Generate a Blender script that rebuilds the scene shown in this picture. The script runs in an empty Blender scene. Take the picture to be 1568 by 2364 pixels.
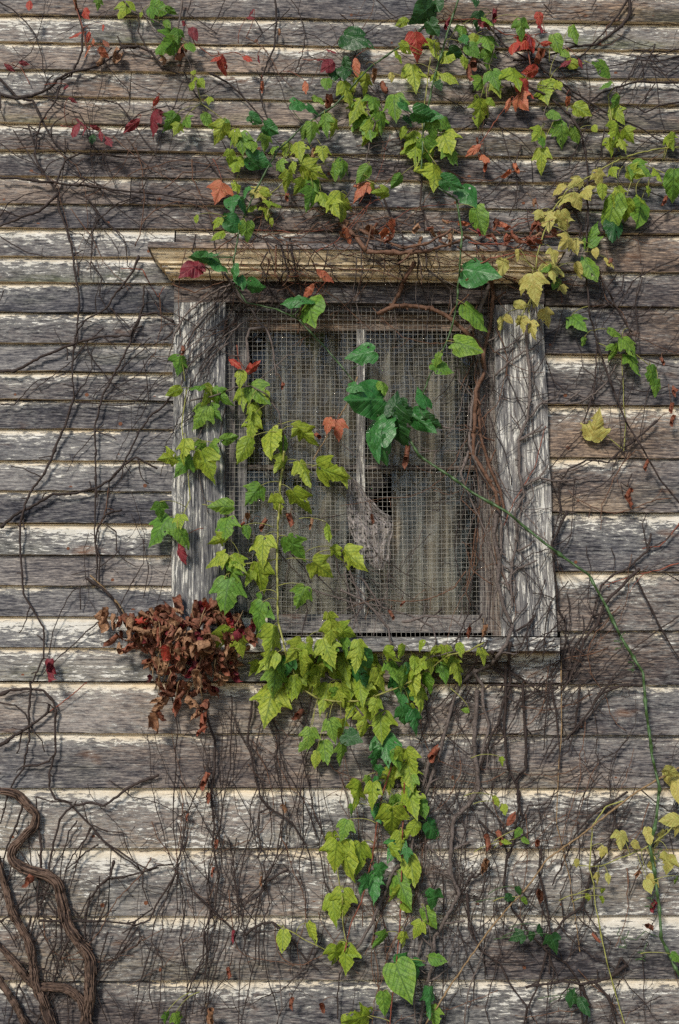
import bpy, math, random
from mathutils import Vector, Matrix, noise
R = math.radians
rnd = random.Random(7)
sc = bpy.context.scene

# ------------------------------------------------------------------ camera
W, H, F = 1568.0, 2363.0, 2297.0
DIST, CAMZ = 2.64, 1.52
cam_d = bpy.data.cameras.new('camera'); cam = bpy.data.objects.new('camera', cam_d)
sc.collection.objects.link(cam); sc.camera = cam
cam_d.sensor_fit = 'VERTICAL'; cam_d.sensor_height = 36; cam_d.lens = 36*F/H
cam_d.clip_start = 0.05; cam_d.clip_end = 400
YAW, PITCH, ROLL = R(-0.9), R(7.2), R(0.25)
MR = Matrix.Rotation(YAW, 3, 'Z') @ Matrix.Rotation(math.pi/2+PITCH, 3, 'X') @ Matrix.Rotation(ROLL, 3, 'Z')
CL = Vector((0, -DIST, CAMZ))
cam.matrix_world = Matrix.Translation(CL) @ MR.to_4x4()

def P(x, y, out=0.0):
    """photo point -> world point on the plane standing `out` metres in front of the wall"""
    d = MR @ Vector(((x-W/2)/F, -(y-H/2)/F, -1))
    t = (-out + DIST)/d.y
    return CL + d*t
PX = DIST/F            # metres per photo pixel at the wall

# ------------------------------------------------------------------ world, sun
w = bpy.data.worlds.new('World'); sc.world = w; w.use_nodes = True
nt = w.node_tree; bg = nt.nodes['Background']
sky = nt.nodes.new('ShaderNodeTexSky'); sky.sky_type = 'NISHITA'; sky.sun_disc = False
SUN_EL, SUN_AZ = R(37), R(207)       # azimuth measured clockwise from +Y
sky.sun_elevation = SUN_EL; sky.sun_rotation = SUN_AZ
sky.air_density = 1.0; sky.dust_density = 0.6
nt.links.new(sky.outputs[0], bg.inputs[0]); bg.inputs[1].default_value = 0.082
sd = bpy.data.lights.new('sun', 'SUN'); sd.energy = 2.15; sd.angle = R(10); sd.color = (1, 0.93, 0.82)
so = bpy.data.objects.new('sun', sd); sc.collection.objects.link(so)
sdir = Vector((math.sin(SUN_AZ)*math.cos(SUN_EL), math.cos(SUN_AZ)*math.cos(SUN_EL), math.sin(SUN_EL)))
so.rotation_euler = sdir.to_track_quat('Z', 'Y').to_euler(); so.location = sdir*20
sc.cycles.use_denoising = False
sc.view_settings.view_transform = 'Standard'; sc.view_settings.look = 'None'
sc.view_settings.exposure = 0.78; sc.view_settings.gamma = 1.0

# ------------------------------------------------------------------ node helpers
class NT:
    def __init__(s, name):
        s.m = bpy.data.materials.new(name); s.m.use_nodes = True; s.t = s.m.node_tree
        s.t.nodes.clear(); s.out = s.t.nodes.new('ShaderNodeOutputMaterial')
    def n(s, typ, **kw):
        nd = s.t.nodes.new('ShaderNode'+typ)
        for k, v in kw.items(): setattr(nd, k, v)
        return nd
    def l(s, a, b): s.t.links.new(a, b)
    def put(s, sock, v):
        if isinstance(v, (int, float)): sock.default_value = v
        elif isinstance(v, tuple): sock.default_value = v if len(v) == 4 or sock.type == 'VECTOR' else (*v, 1)
        else: s.l(v, sock)
    def math(s, op, a, b=0.0, c=0.0, clamp=False):
        nd = s.n('Math', operation=op, use_clamp=clamp)
        s.put(nd.inputs[0], a); s.put(nd.inputs[1], b); s.put(nd.inputs[2], c); return nd.outputs[0]
    def mapr(s, v, a, b, c=0.0, d=1.0, smooth=False):
        nd = s.n('MapRange', clamp=True)
        if smooth: nd.interpolation_type = 'SMOOTHSTEP'
        s.put(nd.inputs[0], v)
        for i, q in enumerate((a, b, c, d)): s.put(nd.inputs[i+1], q)
        return nd.outputs[0]
    def mix(s, f, a, b, blend='MIX'):
        nd = s.n('Mix', data_type='RGBA', blend_type=blend)
        s.put(nd.inputs[0], f); s.put(nd.inputs[6], a); s.put(nd.inputs[7], b); return nd.outputs[2]
    def noise(s, vec, scale=1.0, detail=4.0, rough=0.55, scl=(1, 1, 1), loc=(0, 0, 0), dist=0.0):
        mp = s.n('Mapping'); s.l(vec, mp.inputs[0]); mp.inputs[3].default_value = scl; mp.inputs[1].default_value = loc
        nd = s.n('TexNoise'); s.l(mp.outputs[0], nd.inputs['Vector'])
        nd.inputs['Scale'].default_value = scale; nd.inputs['Detail'].default_value = detail
        nd.inputs['Roughness'].default_value = rough; nd.inputs['Distortion'].default_value = dist
        return nd.outputs[0]
    def attr(s, name):
        return s.n('Attribute', attribute_name=name).outputs['Fac']
    def bsdf(s, col, rough=0.8, bump=None, bstr=0.4, bdist=0.002, metal=0.0, spec=0.3, translucent=0.0):
        b = s.n('BsdfPrincipled'); s.put(b.inputs['Base Color'], col); s.put(b.inputs['Roughness'], rough)
        s.put(b.inputs['Metallic'], metal); b.inputs['Specular IOR Level'].default_value = spec
        if bump is not None:
            bp = s.n('Bump'); bp.inputs['Strength'].default_value = bstr; bp.inputs['Distance'].default_value = bdist
            s.l(bump, bp.inputs['Height']); s.l(bp.outputs[0], b.inputs['Normal'])
        o = b.outputs[0]
        if translucent:
            tr = s.n('BsdfTranslucent'); s.put(tr.inputs[0], col)
            mx = s.n('MixShader'); mx.inputs[0].default_value = translucent
            s.l(o, mx.inputs[1]); s.l(tr.outputs[0], mx.inputs[2]); o = mx.outputs[0]
        s.l(o, s.out.inputs[0]); return b

# ------------------------------------------------------------------ materials
def wood_material():
    m = NT('weathered painted wood')
    uv = m.n('UVMap', uv_map='grain').outputs[0]
    v = m.attr('bv'); pa = m.attr('bpaint'); rn = m.attr('brnd'); warm = m.attr('bwarm'); alg = m.attr('balg')
    fine = m.noise(uv, 1, 5, 0.75, (26, 460, 1), (0, 0, 0), .1)
    mid = m.noise(uv, 1, 6, 0.72, (17, 190, 1), (3, 1, 0), 0.15)
    spk = m.noise(uv, 1, 4, 0.7, (70, 210, 1), (17, 2, 0), 0.2)
    crk = m.noise(uv, 1, 4, 0.6, (4.5, 260, 1), (9, 4, 0), 0.2)
    blo = m.noise(uv, 1, 5, 0.6, (3.2, 11, 1), (1, 7, 0))
    big = m.noise(uv, 1, 3, 0.5, (1.5, 2.6, 1), (5, 2, 0))
    # base grey of the bare wood: dark blue-grey .. silver
    g = m.math('ADD', m.math('MULTIPLY', m.mapr(fine, .34, .66), .42), m.math('MULTIPLY', m.mapr(mid, .35, .65), .40))
    g = m.math('ADD', g, m.math('MULTIPLY', m.mapr(blo, .3, .7), .30))
    g = m.math('ADD', g, m.math('MULTIPLY', m.math('SUBTRACT', spk, .5), .7))
    g = m.math('ADD', g, m.math('MULTIPLY', m.math('SUBTRACT', rn, .5), .26))
    g = m.math('SUBTRACT', g, .075)
    cr = m.n('ValToRGB'); m.l(g, cr.inputs[0]); e = cr.color_ramp.elements
    e[0].position = .12; e[0].color = (.012, .012, .016, 1)
    e[1].position = 1.0; e[1].color = (.46, .435, .40, 1)
    for p, c in ((.34, (.042, .043, .054, 1)), (.55, (.127, .122, .126, 1)), (.78, (.29, .278, .268, 1))):
        q = e.new(p); q.color = c
    col = cr.outputs[0]
    brown = m.math('MULTIPLY', m.mapr(big, .32, .62), warm)
    col = m.mix(brown, col, m.mix(1.0, col, (1.45, 1.03, .70), 'MULTIPLY'))
    rust = m.math('MULTIPLY', m.mapr(m.noise(uv, 1, 3, .5, (5, 14, 1), (31, 12, 0)), .66, .76), .55)
    col = m.mix(rust, col, (.20, .085, .03))
    algn = m.math('MULTIPLY', m.mapr(m.noise(uv, 1, 4, .6, (2.0, 7, 1), (13, 17, 0)), .48, .66), alg)
    algn = m.math('MULTIPLY', algn, m.mapr(v, .75, .25))
    col = m.mix(algn, col, m.mix(1.0, col, (.62, .80, .40), 'MULTIPLY'))
    col = m.mix(m.mapr(crk, .35, .315), col, (.012, .010, .010))
    # left-over paint
    pn = m.noise(uv, 1, 9, .74, (30, 130, 1), (21, 3, 0), .3)
    pl = m.noise(uv, 1, 3, .5, (2.4, 7, 1), (2, 29, 0))
    t = m.math('ADD', pn, m.math('MULTIPLY', m.math('SUBTRACT', pl, .5), .42))
    # more paint towards the top of the exposure, sheltered by the board above
    up = m.math('POWER', m.mapr(v, .1, 1.0), 3.2)
    up = m.math('MULTIPLY', up, m.mapr(m.noise(uv, 1, 4, .6, (3.5, 9, 1), (41, 6, 0)), .36, .60, .45, 1.25))
    t = m.math('ADD', t, m.math('MULTIPLY', up, .30))
    t = m.math('ADD', t, m.math('SUBTRACT', pa, .5))
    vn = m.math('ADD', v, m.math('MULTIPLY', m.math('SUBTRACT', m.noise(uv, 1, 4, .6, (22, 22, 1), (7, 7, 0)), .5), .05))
    bare = m.mapr(vn, .982, .992, 1, 0)      # unpainted up under the lap, where a dark shade line is painted in
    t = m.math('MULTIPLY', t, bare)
    pmask = m.mapr(t, .60, .622)
    col = m.mix(m.math('SUBTRACT', 1.0, bare), col, (.035, .024, .016))  # shade line below each board edge, put into the wood colour
    film = m.mapr(t, .46, .62, 0, .38)       # thin chalky remains around the paint
    tone = m.noise(uv, 1, 5, .6, (30, 60, 1), (8, 8, 0))
    white = m.mix(m.mapr(tone, .3, .7), (.52, .50, .44), (.74, .72, .67))
    cream = m.mix(m.mapr(tone, .3, .7), (.66, .49, .29), (.92, .78, .55))
    yel = m.math('MULTIPLY', m.mapr(v, .78, .98), m.mapr(big, .35, .6, .35, 1.0))
    pcol = m.mix(m.math('MAXIMUM', yel, m.attr('bcream')), white, cream)
    pcol = m.mix(m.mapr(m.noise(uv, 1, 6, .7, (50, 260, 1), (4, 1, 0)), .66, .72), pcol, (.16, .13, .10))
    col = m.mix(film, col, (.50, .49, .46))
    col = m.mix(pmask, col, pcol)
    h = m.math('ADD', m.math('MULTIPLY', fine, .4), m.math('MULTIPLY', mid, .6))
    h = m.math('SUBTRACT', h, m.math('MULTIPLY', m.mapr(crk, .345, .29), .8))
    h = m.math('ADD', h, m.math('MULTIPLY', pmask, .30))
    m.bsdf(col, .86, h, .8, .0035, spec=.2)
    return m.m
WOOD = wood_material()

def simple(name, col, rough=.8, var=.35, scale=40, metal=0.0, spec=.3, bstr=.3, bd=.002, scl=(1, 1, 1), tl=0.0):
    m = NT(name); tc = m.n('TexCoord').outputs['Object']
    n1 = m.noise(tc, scale, 5, .6, scl)
    oi = m.n('ObjectInfo').outputs['Random']
    f = m.math('ADD', m.mapr(n1, .3, .7, 1-var, 1+var), m.math('MULTIPLY', m.math('SUBTRACT', oi, .5), var*.6))
    c = m.mix(1.0, col, m.n('CombineColor').outputs[0], 'MULTIPLY')
    cc = c.node.inputs[7].links[0].from_node
    for i in range(3): m.l(f, cc.inputs[i])
    m.bsdf(c, rough, n1, bstr, bd, metal, spec, tl); return m.m
M = {
 'dark':  simple('dark vine bark', (.034, .023, .020), .75, .6, 260, bstr=.6),
 'grey':  simple('grey vine bark', (.115, .092, .082), .8, .55, 240, bstr=.6),
 'brown': simple('brown vine bark', (.12, .062, .038), .75, .5, 240, bstr=.6),
 'red':   simple('reddish stem', (.20, .060, .035), .6, .4, 200),
 'tan':   simple('tan dry stem', (.25, .165, .085), .7, .4, 200),
 'ystem': simple('yellow green stem', (.26, .26, .07), .55, .3, 200),
 'green': simple('smooth green stem', (.045, .092, .026), .5, .35, 120, spec=.5),
 'strip': simple('peeling bark strip', (.105, .068, .050), .9, .6, 90),
 'bark':  simple('shaggy bark', (.045, .028, .022), .9, .8, 120, bstr=1.0, bd=.006, scl=(1, 1, .22)),
 'wire':  simple('galvanised wire', (.36, .34, .30), .6, .35, 60, metal=.25, spec=.5),
 'nail':  simple('rusty nail', (.14, .050, .022), .7, .5, 300),
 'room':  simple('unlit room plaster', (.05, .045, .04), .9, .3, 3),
 'stone': simple('foundation stone', (.22, .20, .17), .9, .4, 9, bstr=.8, bd=.02),
 'roof':  simple('old shingles', (.07, .065, .06), .9, .5, 20),
 'soil':  simple('leaf strewn soil', (.24, .19, .12), .95, .6, 6, bstr=.8, bd=.03),
 'trunk': simple('tree bark', (.10, .080, .062), .9, .5, 14, bstr=.8, bd=.02, scl=(1, 1, .2)),
 'grass': simple('short grass', (.07, .10, .03), .8, .5, 5),
}

def leaf_material(name, c1, c2, c3, vein, spot=(.07, .04, .016), spots=.7, rough=.5, tl=.25, veinf=.7):
    m = NT(name); uv = m.n('UVMap', uv_map='leaf').outputs[0]
    sp = m.n('SeparateXYZ'); m.l(uv, sp.inputs[0]); x, y = sp.outputs[0], sp.outputs[1]
    ri = m.n('ObjectInfo').outputs['Random']
    cv = m.n('CombineXYZ'); m.l(m.math('MULTIPLY', ri, 60), cv.inputs[0]); m.l(m.math('MULTIPLY', ri, 37), cv.inputs[1])
    va = m.n('VectorMath', operation='ADD'); m.l(uv, va.inputs[0]); m.l(cv.outputs[0], va.inputs[1]); uvr = va.outputs[0]
    n1 = m.noise(uvr, 2.6, 4, .6); n2 = m.noise(uvr, 9, 5, .65, loc=(5, 5, 0)); n3 = m.noise(uvr, 17, 3, .6, loc=(9, 1, 0))
    r2 = m.math('FRACT', m.math('MULTIPLY', ri, 7.31))
    col = m.mix(m.math('ADD', m.mapr(n1, .35, .65, -.35, .35), r2, clamp=True), c1, c2)
    col = m.mix(m.mapr(n2, .48, .66, 0, .9), col, m.mix(.5, c3, m.mix(1.0, c3, (.55, .55, .6), 'MULTIPLY')))
    ax = m.math('ABSOLUTE', x)
    mid = m.mapr(ax, .014, .032, 1, 0)
    s = m.math('SUBTRACT', y, m.math('MULTIPLY', ax, 1.0))
    fr = m.math('ABSOLUTE', m.math('SUBTRACT', m.math('FRACT', m.math('MULTIPLY', s, 5.6)), .5))
    side = m.mapr(fr, .05, .13, .8, 0)
    s2 = m.math('ADD', y, m.math('MULTIPLY', ax, .7))
    f2 = m.math('ABSOLUTE', m.math('SUBTRACT', m.math('FRACT', m.math('MULTIPLY', s2, 15)), .5))
    tert = m.mapr(f2, .06, .2, .28, 0)
    vm = m.math('MAXIMUM', mid, m.math('MAXIMUM', side, tert))
    col = m.mix(m.math('MULTIPLY', vm, veinf), col, vein)
    col = m.mix(m.math('MULTIPLY', m.mapr(n3, .61, .68), spots), col, spot)
    edge = m.math('MULTIPLY', m.attr('rim'), m.mapr(n1, .4, .6, .1, .8))
    col = m.mix(m.math('MULTIPLY', edge, .45), col, m.mix(1.0, c2, (1.5, 1.4, 1.6), 'MULTIPLY'))
    b = m.bsdf(col, rough, m.math('SUBTRACT', n2, m.math('MULTIPLY', vm, .8)), .55, .002, spec=.4, translucent=tl)
    return m.m
LM = {
 'y': leaf_material('yellow green leaf', (.28, .40, .030), (.42, .49, .055), (.19, .32, .030), (.10, .17, .02), tl=.38),
 'g': leaf_material('mid green leaf', (.13, .30, .035), (.24, .39, .045), (.085, .20, .03), (.045, .11, .02), tl=.38),
 'e': leaf_material('emerald leaf', (.030, .150, .030), (.055, .21, .045), (.022, .10, .022), (.10, .24, .08), spots=.25, rough=.36, veinf=.45),
 'k': leaf_material('dark green leaf', (.014, .070, .014), (.028, .100, .020), (.012, .05, .016), (.06, .16, .05), spots=.25, rough=.36, veinf=.45),
 'l': leaf_material('pale yellow leaf', (.48, .42, .11), (.42, .44, .12), (.52, .36, .08), (.34, .30, .08), spots=.35),
 'r': leaf_material('scarlet leaf', (.40, .030, .022), (.30, .018, .022), (.45, .09, .03), (.50, .16, .08)),
 'm': leaf_material('crimson purple leaf', (.20, .014, .026), (.11, .010, .024), (.28, .02, .03), (.30, .07, .07)),
 'o': leaf_material('salmon orange leaf', (.50, .16, .075), (.42, .11, .06), (.52, .26, .11), (.36, .10, .05)),
 'b': leaf_material('dry brown leaf', (.25, .115, .055), (.42, .24, .13), (.15, .060, .032), (.12, .06, .035), rough=.7, tl=.12),
 'c': leaf_material('dry red brown leaf', (.27, .065, .032), (.19, .070, .040), (.36, .18, .10), (.10, .04, .025), rough=.7, tl=.12),
}

# ------------------------------------------------------------------ object helpers
COL = sc.collection
WM = {}                                   # world matrices kept by hand
def link(o, parent=None, mw=None):
    mw = mw or Matrix.Identity(4)
    COL.objects.link(o)
    if parent is not None:
        o.parent = parent; o.matrix_parent_inverse = WM[parent].inverted()
    o.matrix_basis = mw; WM[o] = mw
    return o
def tag(o, label=None, cat=None, group=None, kind=None):
    for k, v in (('label', label), ('category', cat), ('group', group), ('kind', kind)):
        if v: o[k] = v
    return o
def empty(name, loc, label, cat, group=None):
    o = bpy.data.objects.new(name, None); o.empty_display_size = .1
    link(o, None, Matrix.Translation(loc)); return tag(o, label, cat, group)
class MB:
    def __init__(s): s.v = []; s.f = []; s.uv = []; s.at = []; s.mi = []
    def add(s, vs, fs, uvs=None, at=None, mi=0):
        b = len(s.v); s.v += [Vector(q) for q in vs]; s.f += [tuple(b+i for i in f) for f in fs]
        s.uv += uvs if uvs else [(0, 0)]*len(vs); s.at += at if at else [(0,)*6]*len(vs); s.mi += [mi]*len(fs)
    def build(s, name, mats, parent=None, smooth=False, uvname=None, attrs=None):
        c = sum(s.v, Vector())/max(1, len(s.v))
        me = bpy.data.meshes.new(name); me.from_pydata([q-c for q in s.v], [], s.f)
        for m in (mats if isinstance(mats, list) else [mats]): me.materials.append(m)
        me.polygons.foreach_set('material_index', s.mi)
        if smooth: me.polygons.foreach_set('use_smooth', [True]*len(s.f))
        if uvname:
            ul = me.uv_layers.new(name=uvname); buf = []
            for lp in me.loops: buf += s.uv[lp.vertex_index]
            ul.data.foreach_set('uv', buf)
        if attrs:
            for i, a in enumerate(attrs):
                at = me.attributes.new(a, 'FLOAT', 'POINT'); at.data.foreach_set('value', [q[i] for q in s.at])
        me.update()
        return link(bpy.data.objects.new(name, me), parent, Matrix.Translation(c))
ATTR = ['bv', 'bpaint', 'brnd', 'bwarm', 'balg', 'bcream']

def plank(mb, bl, br, tr, tl, back, paint=.5, warm=.4, alg=0., cream=0., vertical=False, step=.06, jit=.0012,
          v0=0., v1=.3, warp=0.0, cols=4, butt=None, chips=0.0):
    """a board: front quad bl,br,tr,tl; `back` = y of its hidden back face"""
    rn = rnd.random(); ou, ov = rnd.uniform(0, 90), rnd.uniform(0, 90)
    L = ((tl-bl) if vertical else (br-bl)).length; Wd = ((br-bl) if vertical else (tl-bl)).length
    n = max(2, int(L/step)); sd = rnd.uniform(0, 99)
    vs, uvs, at, fs = [], [], [], []
    for i in range(n+1):
        a = i/n
        for j in range(cols+1):
            b = j/cols
            if vertical: p = (bl.lerp(tl, a)).lerp(br.lerp(tr, a), b)
            else: p = (bl.lerp(br, a)).lerp(tl.lerp(tr, a), b)
            e = jit*noise.noise(Vector((a*L*9, b*7, sd)))+jit*.6*noise.noise(Vector((a*L*40, b*7, sd+5)))
            if chips and j == 0:
                q = noise.noise(Vector((a*L*5, 3, sd+9)))
                if q > .25: e += chips*(q-.25)*2
            if j in (0, cols):
                if vertical: p = p+Vector((e, 0, 0))
                else: p = p+Vector((0, 0, e))
            p = p+Vector((0, warp*noise.noise(Vector((a*L*1.3, b*1.5, sd+3))), 0))
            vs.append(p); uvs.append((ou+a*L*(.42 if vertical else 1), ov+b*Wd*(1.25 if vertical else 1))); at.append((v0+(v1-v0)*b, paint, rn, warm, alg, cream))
    for i in range(n):
        for j in range(cols):
            q = i*(cols+1)+j
            fs.append((q, q+cols+1, q+cols+2, q+1) if not vertical else (q, q+1, q+cols+2, q+cols+1))
    mb.add(vs, fs, uvs, at)
    # sides and ends
    def strip(idx, flip, pb, vv, cr):
        k = []; u = []; a2 = []
        for t, ix in enumerate(idx):
            p = vs[ix]
            k += [p.copy(), Vector((p.x, back, p.z))]
            u += [(uvs[ix][0], uvs[ix][1]+7), (uvs[ix][0], uvs[ix][1]+7+abs(back-p.y))]
            a2 += [(vv, pb, rn, warm, alg, cr)]*2
        ff = [(2*t, 2*t+1, 2*t+3, 2*t+2) if flip else (2*t, 2*t+2, 2*t+3, 2*t+1) for t in range(len(idx)-1)]
        mb.add(k, ff, u, a2)
    c1 = cols+1
    bp, bc = (butt if butt else (paint, cream))
    strip([i*c1 for i in range(n+1)], not vertical, bp, .95 if butt else .2, bc)
    strip([i*c1+cols for i in range(n+1)], vertical, paint, .2, cream)
    strip(list(range(c1)), vertical, paint-.2, .2, 0)
    strip([n*c1+j for j in range(c1)], not vertical, paint-.2, .2, 0)

# ------------------------------------------------------------------ the house
house = empty('wooden_house', (0, .1, 0), 'old weathered clapboard house wall with peeling cream paint and grey bare wood', 'house')
siding = MB(); NAILS = []
OUTB, OUTT = .0125, .0005
def zat(x, y, out=OUTB): return P(x, y, out).z
def wx(x, y, out=OUTB): return P(x, y, out).x
def nail_at(p, r=.0032): NAILS.append((p, r))
def nail_mesh(nails, p, r):
    k = 7; vs = [p+Vector((r*math.cos(6.283*i/k), 0, r*math.sin(6.283*i/k))) for i in range(k)]
    vs += [q+Vector((0, -.0012, 0))*1.0 for q in vs]
    fs = [tuple(range(k, 2*k))[::-1]]+[(i, (i+1) % k, (i+1) % k+k, i+k) for i in range(k)]
    nails.add(vs, fs)
def course(bot, top, xa, xb, **kw):
    """bot/top = photo heights of the two lap lines (left edge, right edge); xa/xb = photo x or None for the house end"""
    def zz(line, x): # world height of a lap line at world x
        z0, z1 = zat(0, line[0]), zat(1568, line[1]); x0, x1 = wx(0, line[0]), wx(1568, line[1])
        s = (z1-z0)/(x1-x0); q = min(max(x, x0), x1)
        return z0+s*(q-x0)
    ym = (bot[0]+bot[1])/2
    ends = [(-3.4 if xa is None else wx(xa, ym)), (3.6 if xb is None else wx(xb, ym))]
    cuts = [ends[0]]
    if kw.pop('joints', True) and xa is None and xb is None:
        cuts.append(-2.2+rnd.uniform(-.3, .3)); cuts.append(2.1+rnd.uniform(-.3, .3))
    j = kw.pop('cut', None)
    if j: cuts.append(wx(j, ym))
    cuts = sorted(cuts)+[ends[1]]
    for a, b in zip(cuts, cuts[1:]):
        a2, b2 = a+.0012, b-.0012
        za, zb, ta, tb = zz(bot, a2), zz(bot, b2), zz(top, a2), zz(top, b2)
        lap = .018; fa = (ta-za)/(ta-za+lap)
        ht = (ta-za)+lap; sl = (OUTB-OUTT)/(ht)
        pr = dict(paint=.5+rnd.uniform(-.05, .05), warm=rnd.uniform(.35, .9), alg=rnd.choice((0, 0, .5, .8)))
        pr.update(kw)
        jo = rnd.uniform(0, .0025)
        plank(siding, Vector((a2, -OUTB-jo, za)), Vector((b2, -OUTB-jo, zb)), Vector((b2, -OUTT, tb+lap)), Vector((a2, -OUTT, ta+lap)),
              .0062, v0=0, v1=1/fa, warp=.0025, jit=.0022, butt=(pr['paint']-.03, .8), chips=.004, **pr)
        x = a2+rnd.uniform(.03, .1)
        while x < b2:
            if rnd.random() < .75: nail_at(Vector((x, -OUTB-jo+.0004+(OUTB-OUTT)*.2, zz(bot, x)+(ht-lap)*.17+rnd.uniform(-.004, .004))), rnd.choice((.0035, .0045, .0055)))
            x += rnd.choice((.40, .41, .2))+rnd.uniform(-.02, .02)
topL = [33, 95, 157, 220, 282, 343, 403, 468, 525]; topR = [52, 115, 183, 242, 302, 367, 425, 485, 538]
up = [(-30-i*61, -9-i*61) for i in range(0, 9)][::-1]
lines = up+list(zip(topL, topR))
for i in range(1, len(lines)):
    course(lines[i], lines[i-1], None, None, paint=.47+rnd.uniform(-.08, .08)-(.03 if i > 13 else 0), cut=(1230 if i % 4 == 3 else 300 if i % 4 == 0 else 980 if i % 4 == 1 else None))
lft = [525, 593, 653, 722, 793, 858.5, 924.5, 990, 1063, 1133, 1208, 1281, 1351, 1423, 1494.5, 1572]
for i in range(1, len(lft)):
    xe = 402 if i == 1 else 430
    if lft[i] > 1490: xe = 618
    course((lft[i], lft[i]+2), (lft[i-1], lft[i-1]+(13 if i == 1 else 2)), None, xe, paint=.485+rnd.uniform(-.09, .08), warm=rnd.uniform(.0, .25), joints=False)
course((590, 612), (525, 538), 403, 1258, paint=.42, warm=.8)
rgt = [538, 625, 705, 816, 933, 1055, 1181, 1318, 1454.5, 1579]
for i in range(1, len(rgt)):
    xs = 1258 if i < 3 else 1238 if i < 5 else 1262
    if i == 9: xs = 1297
    course((rgt[i]-3, rgt[i]), (rgt[i-1]-3, rgt[i-1]), xs, None, paint=.40+rnd.uniform(-.03, .05)+(.04 if i > 6 else 0), warm=rnd.uniform(.6, 1.), alg=.2, joints=False)
course((1574, 1576), (1503, 1503), 620, 1296.5, paint=.51, warm=.7, alg=1.0)
low = [(1572, 1579), (1689, 1697), (1820, 1816), (1957, 1957), (2114, 2111), (2264, 2259), (2414, 2404), (2575, 2560), (2745, 2725)]
for i in range(1, len(low)):
    course(low[i], low[i-1], None, None, paint=.475+[0, .01, -.05, .06, .05, .0, -.01, 0, 0][i], warm=rnd.uniform(.3, .6), alg=.3, cut=(1299 if i == 1 else 700 if i == 3 else 1120 if i == 5 else 250 if i == 4 else None))
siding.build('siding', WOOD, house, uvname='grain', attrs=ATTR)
ctr = P(784, 1181); NAILS.sort(key=lambda q: (q[0]-ctr).length + (9 if 1140 > 784+(q[0].x-ctr.x)/PX > 400 and 700 < 1181-(q[0].z-ctr.z)/PX < 1470 else 0)); far = MB()
for i, (p_, r_) in enumerate(NAILS):
    if i < 98: nb = MB(); nail_mesh(nb, p_, r_); nb.build('nail', M['nail'], house)
    elif i < 260: nail_mesh(far, p_, r_)
tag(far.build('far_nails', M['nail'], house), kind='stuff')

def boxmb(mb, x0, x1, y0, y1, z0, z1, mi=0):
    v = [(x, y, z) for x in (x0, x1) for y in (y0, y1) for z in (z0, z1)]
    mb.add(v, [(0, 1, 3, 2), (4, 6, 7, 5), (0, 4, 5, 1), (2, 3, 7, 6), (0, 2, 6, 4), (1, 5, 7, 3)], mi=mi)
zb = zat(784, 2735)
b = MB(); boxmb(b, -3.36, 3.56, -.01, .25, -.2, zb+.004); b.build('foundation', M['stone'], house)
ztop = zat(784, up[0][0])
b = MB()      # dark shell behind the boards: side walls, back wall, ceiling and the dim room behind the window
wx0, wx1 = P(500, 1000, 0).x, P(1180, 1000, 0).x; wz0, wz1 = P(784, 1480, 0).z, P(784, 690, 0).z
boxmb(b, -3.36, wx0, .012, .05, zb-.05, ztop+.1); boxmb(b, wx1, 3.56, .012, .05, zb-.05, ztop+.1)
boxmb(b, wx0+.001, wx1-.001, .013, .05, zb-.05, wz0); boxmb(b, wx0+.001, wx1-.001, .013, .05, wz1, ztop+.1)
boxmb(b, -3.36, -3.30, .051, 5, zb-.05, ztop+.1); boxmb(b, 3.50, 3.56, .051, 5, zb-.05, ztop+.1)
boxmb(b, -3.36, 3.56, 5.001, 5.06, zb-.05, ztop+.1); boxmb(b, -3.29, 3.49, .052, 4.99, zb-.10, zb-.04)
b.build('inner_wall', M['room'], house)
b = MB()
v = [(-3.7, -.35, ztop+.05), (3.9, -.35, ztop+.05), (3.9, 2.5, ztop+1.7), (-3.7, 2.5, ztop+1.7), (3.9, 5.4, ztop+.05), (-3.7, 5.4, ztop+.05)]
v += [(a, q, c+.08) for a, q, c in v]
b.add(v, [(3, 2, 1, 0), (5, 4, 2, 3), (6, 7, 8, 9), (9, 8, 10, 11), (0, 1, 7, 6), (4, 5, 11, 10), (0, 6, 9, 3), (3, 9, 11, 5), (1, 2, 8, 7), (2, 4, 10, 8), (0, 5, 4, 1)])
b.build('roof', M['roof'], house)

# window
win = bpy.data.objects.new('window', None); link(win, house, Matrix.Translation(P(784, 1480, 0)))
def wplank(name, c, out, back, **kw):
    """c = photo corners tl,tr,br,bl"""
    tl, tr, br, bl = [P(x, y, out) for x, y in c]
    mb = MB(); plank(mb, bl, br, tr, tl, -back if back is not None else 0, **kw)
    return mb.build(name, WOOD, win, uvname='grain', attrs=ATTR)
wplank('casing', [(402, 698), (521, 697), (517, 1470), (396, 1470)], .031, -.008, vertical=True, paint=.57, warm=.0, v0=.45, v1=.3, jit=.003, cols=6, warp=.003)
wplank('casing', [(1140, 704), (1254, 702), (1286, 1468), (1160, 1468)], .031, -.008, vertical=True, paint=.565, warm=.1, v0=.3, v1=.3, jit=.003, cols=6, warp=.003)
wplank('lintel', [(403, 641), (1256, 653), (1257, 701), (402, 697)], .028, -.008, paint=.43, warm=.7, v0=.1, v1=.6, jit=.002)
wplank('apron', [(390, 1502), (1293, 1502), (1293, 1508), (390, 1508)], .034, -.008, paint=.4, warm=1., v0=.1, v1=.2)
# sill with a sloped top
mb = MB()
a, b2_, c, d = P(385, 1503, .075), P(1293, 1503, .075), P(1293, 1471, .07), P(385, 1471, .07)
plank(mb, a, b2_, c, d, -.0, paint=.575, warm=.4, alg=.3, v0=.1, v1=.4, jit=.0025, warp=.002)
mb.build('sill', WOOD, win, uvname='grain', attrs=ATTR)
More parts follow.
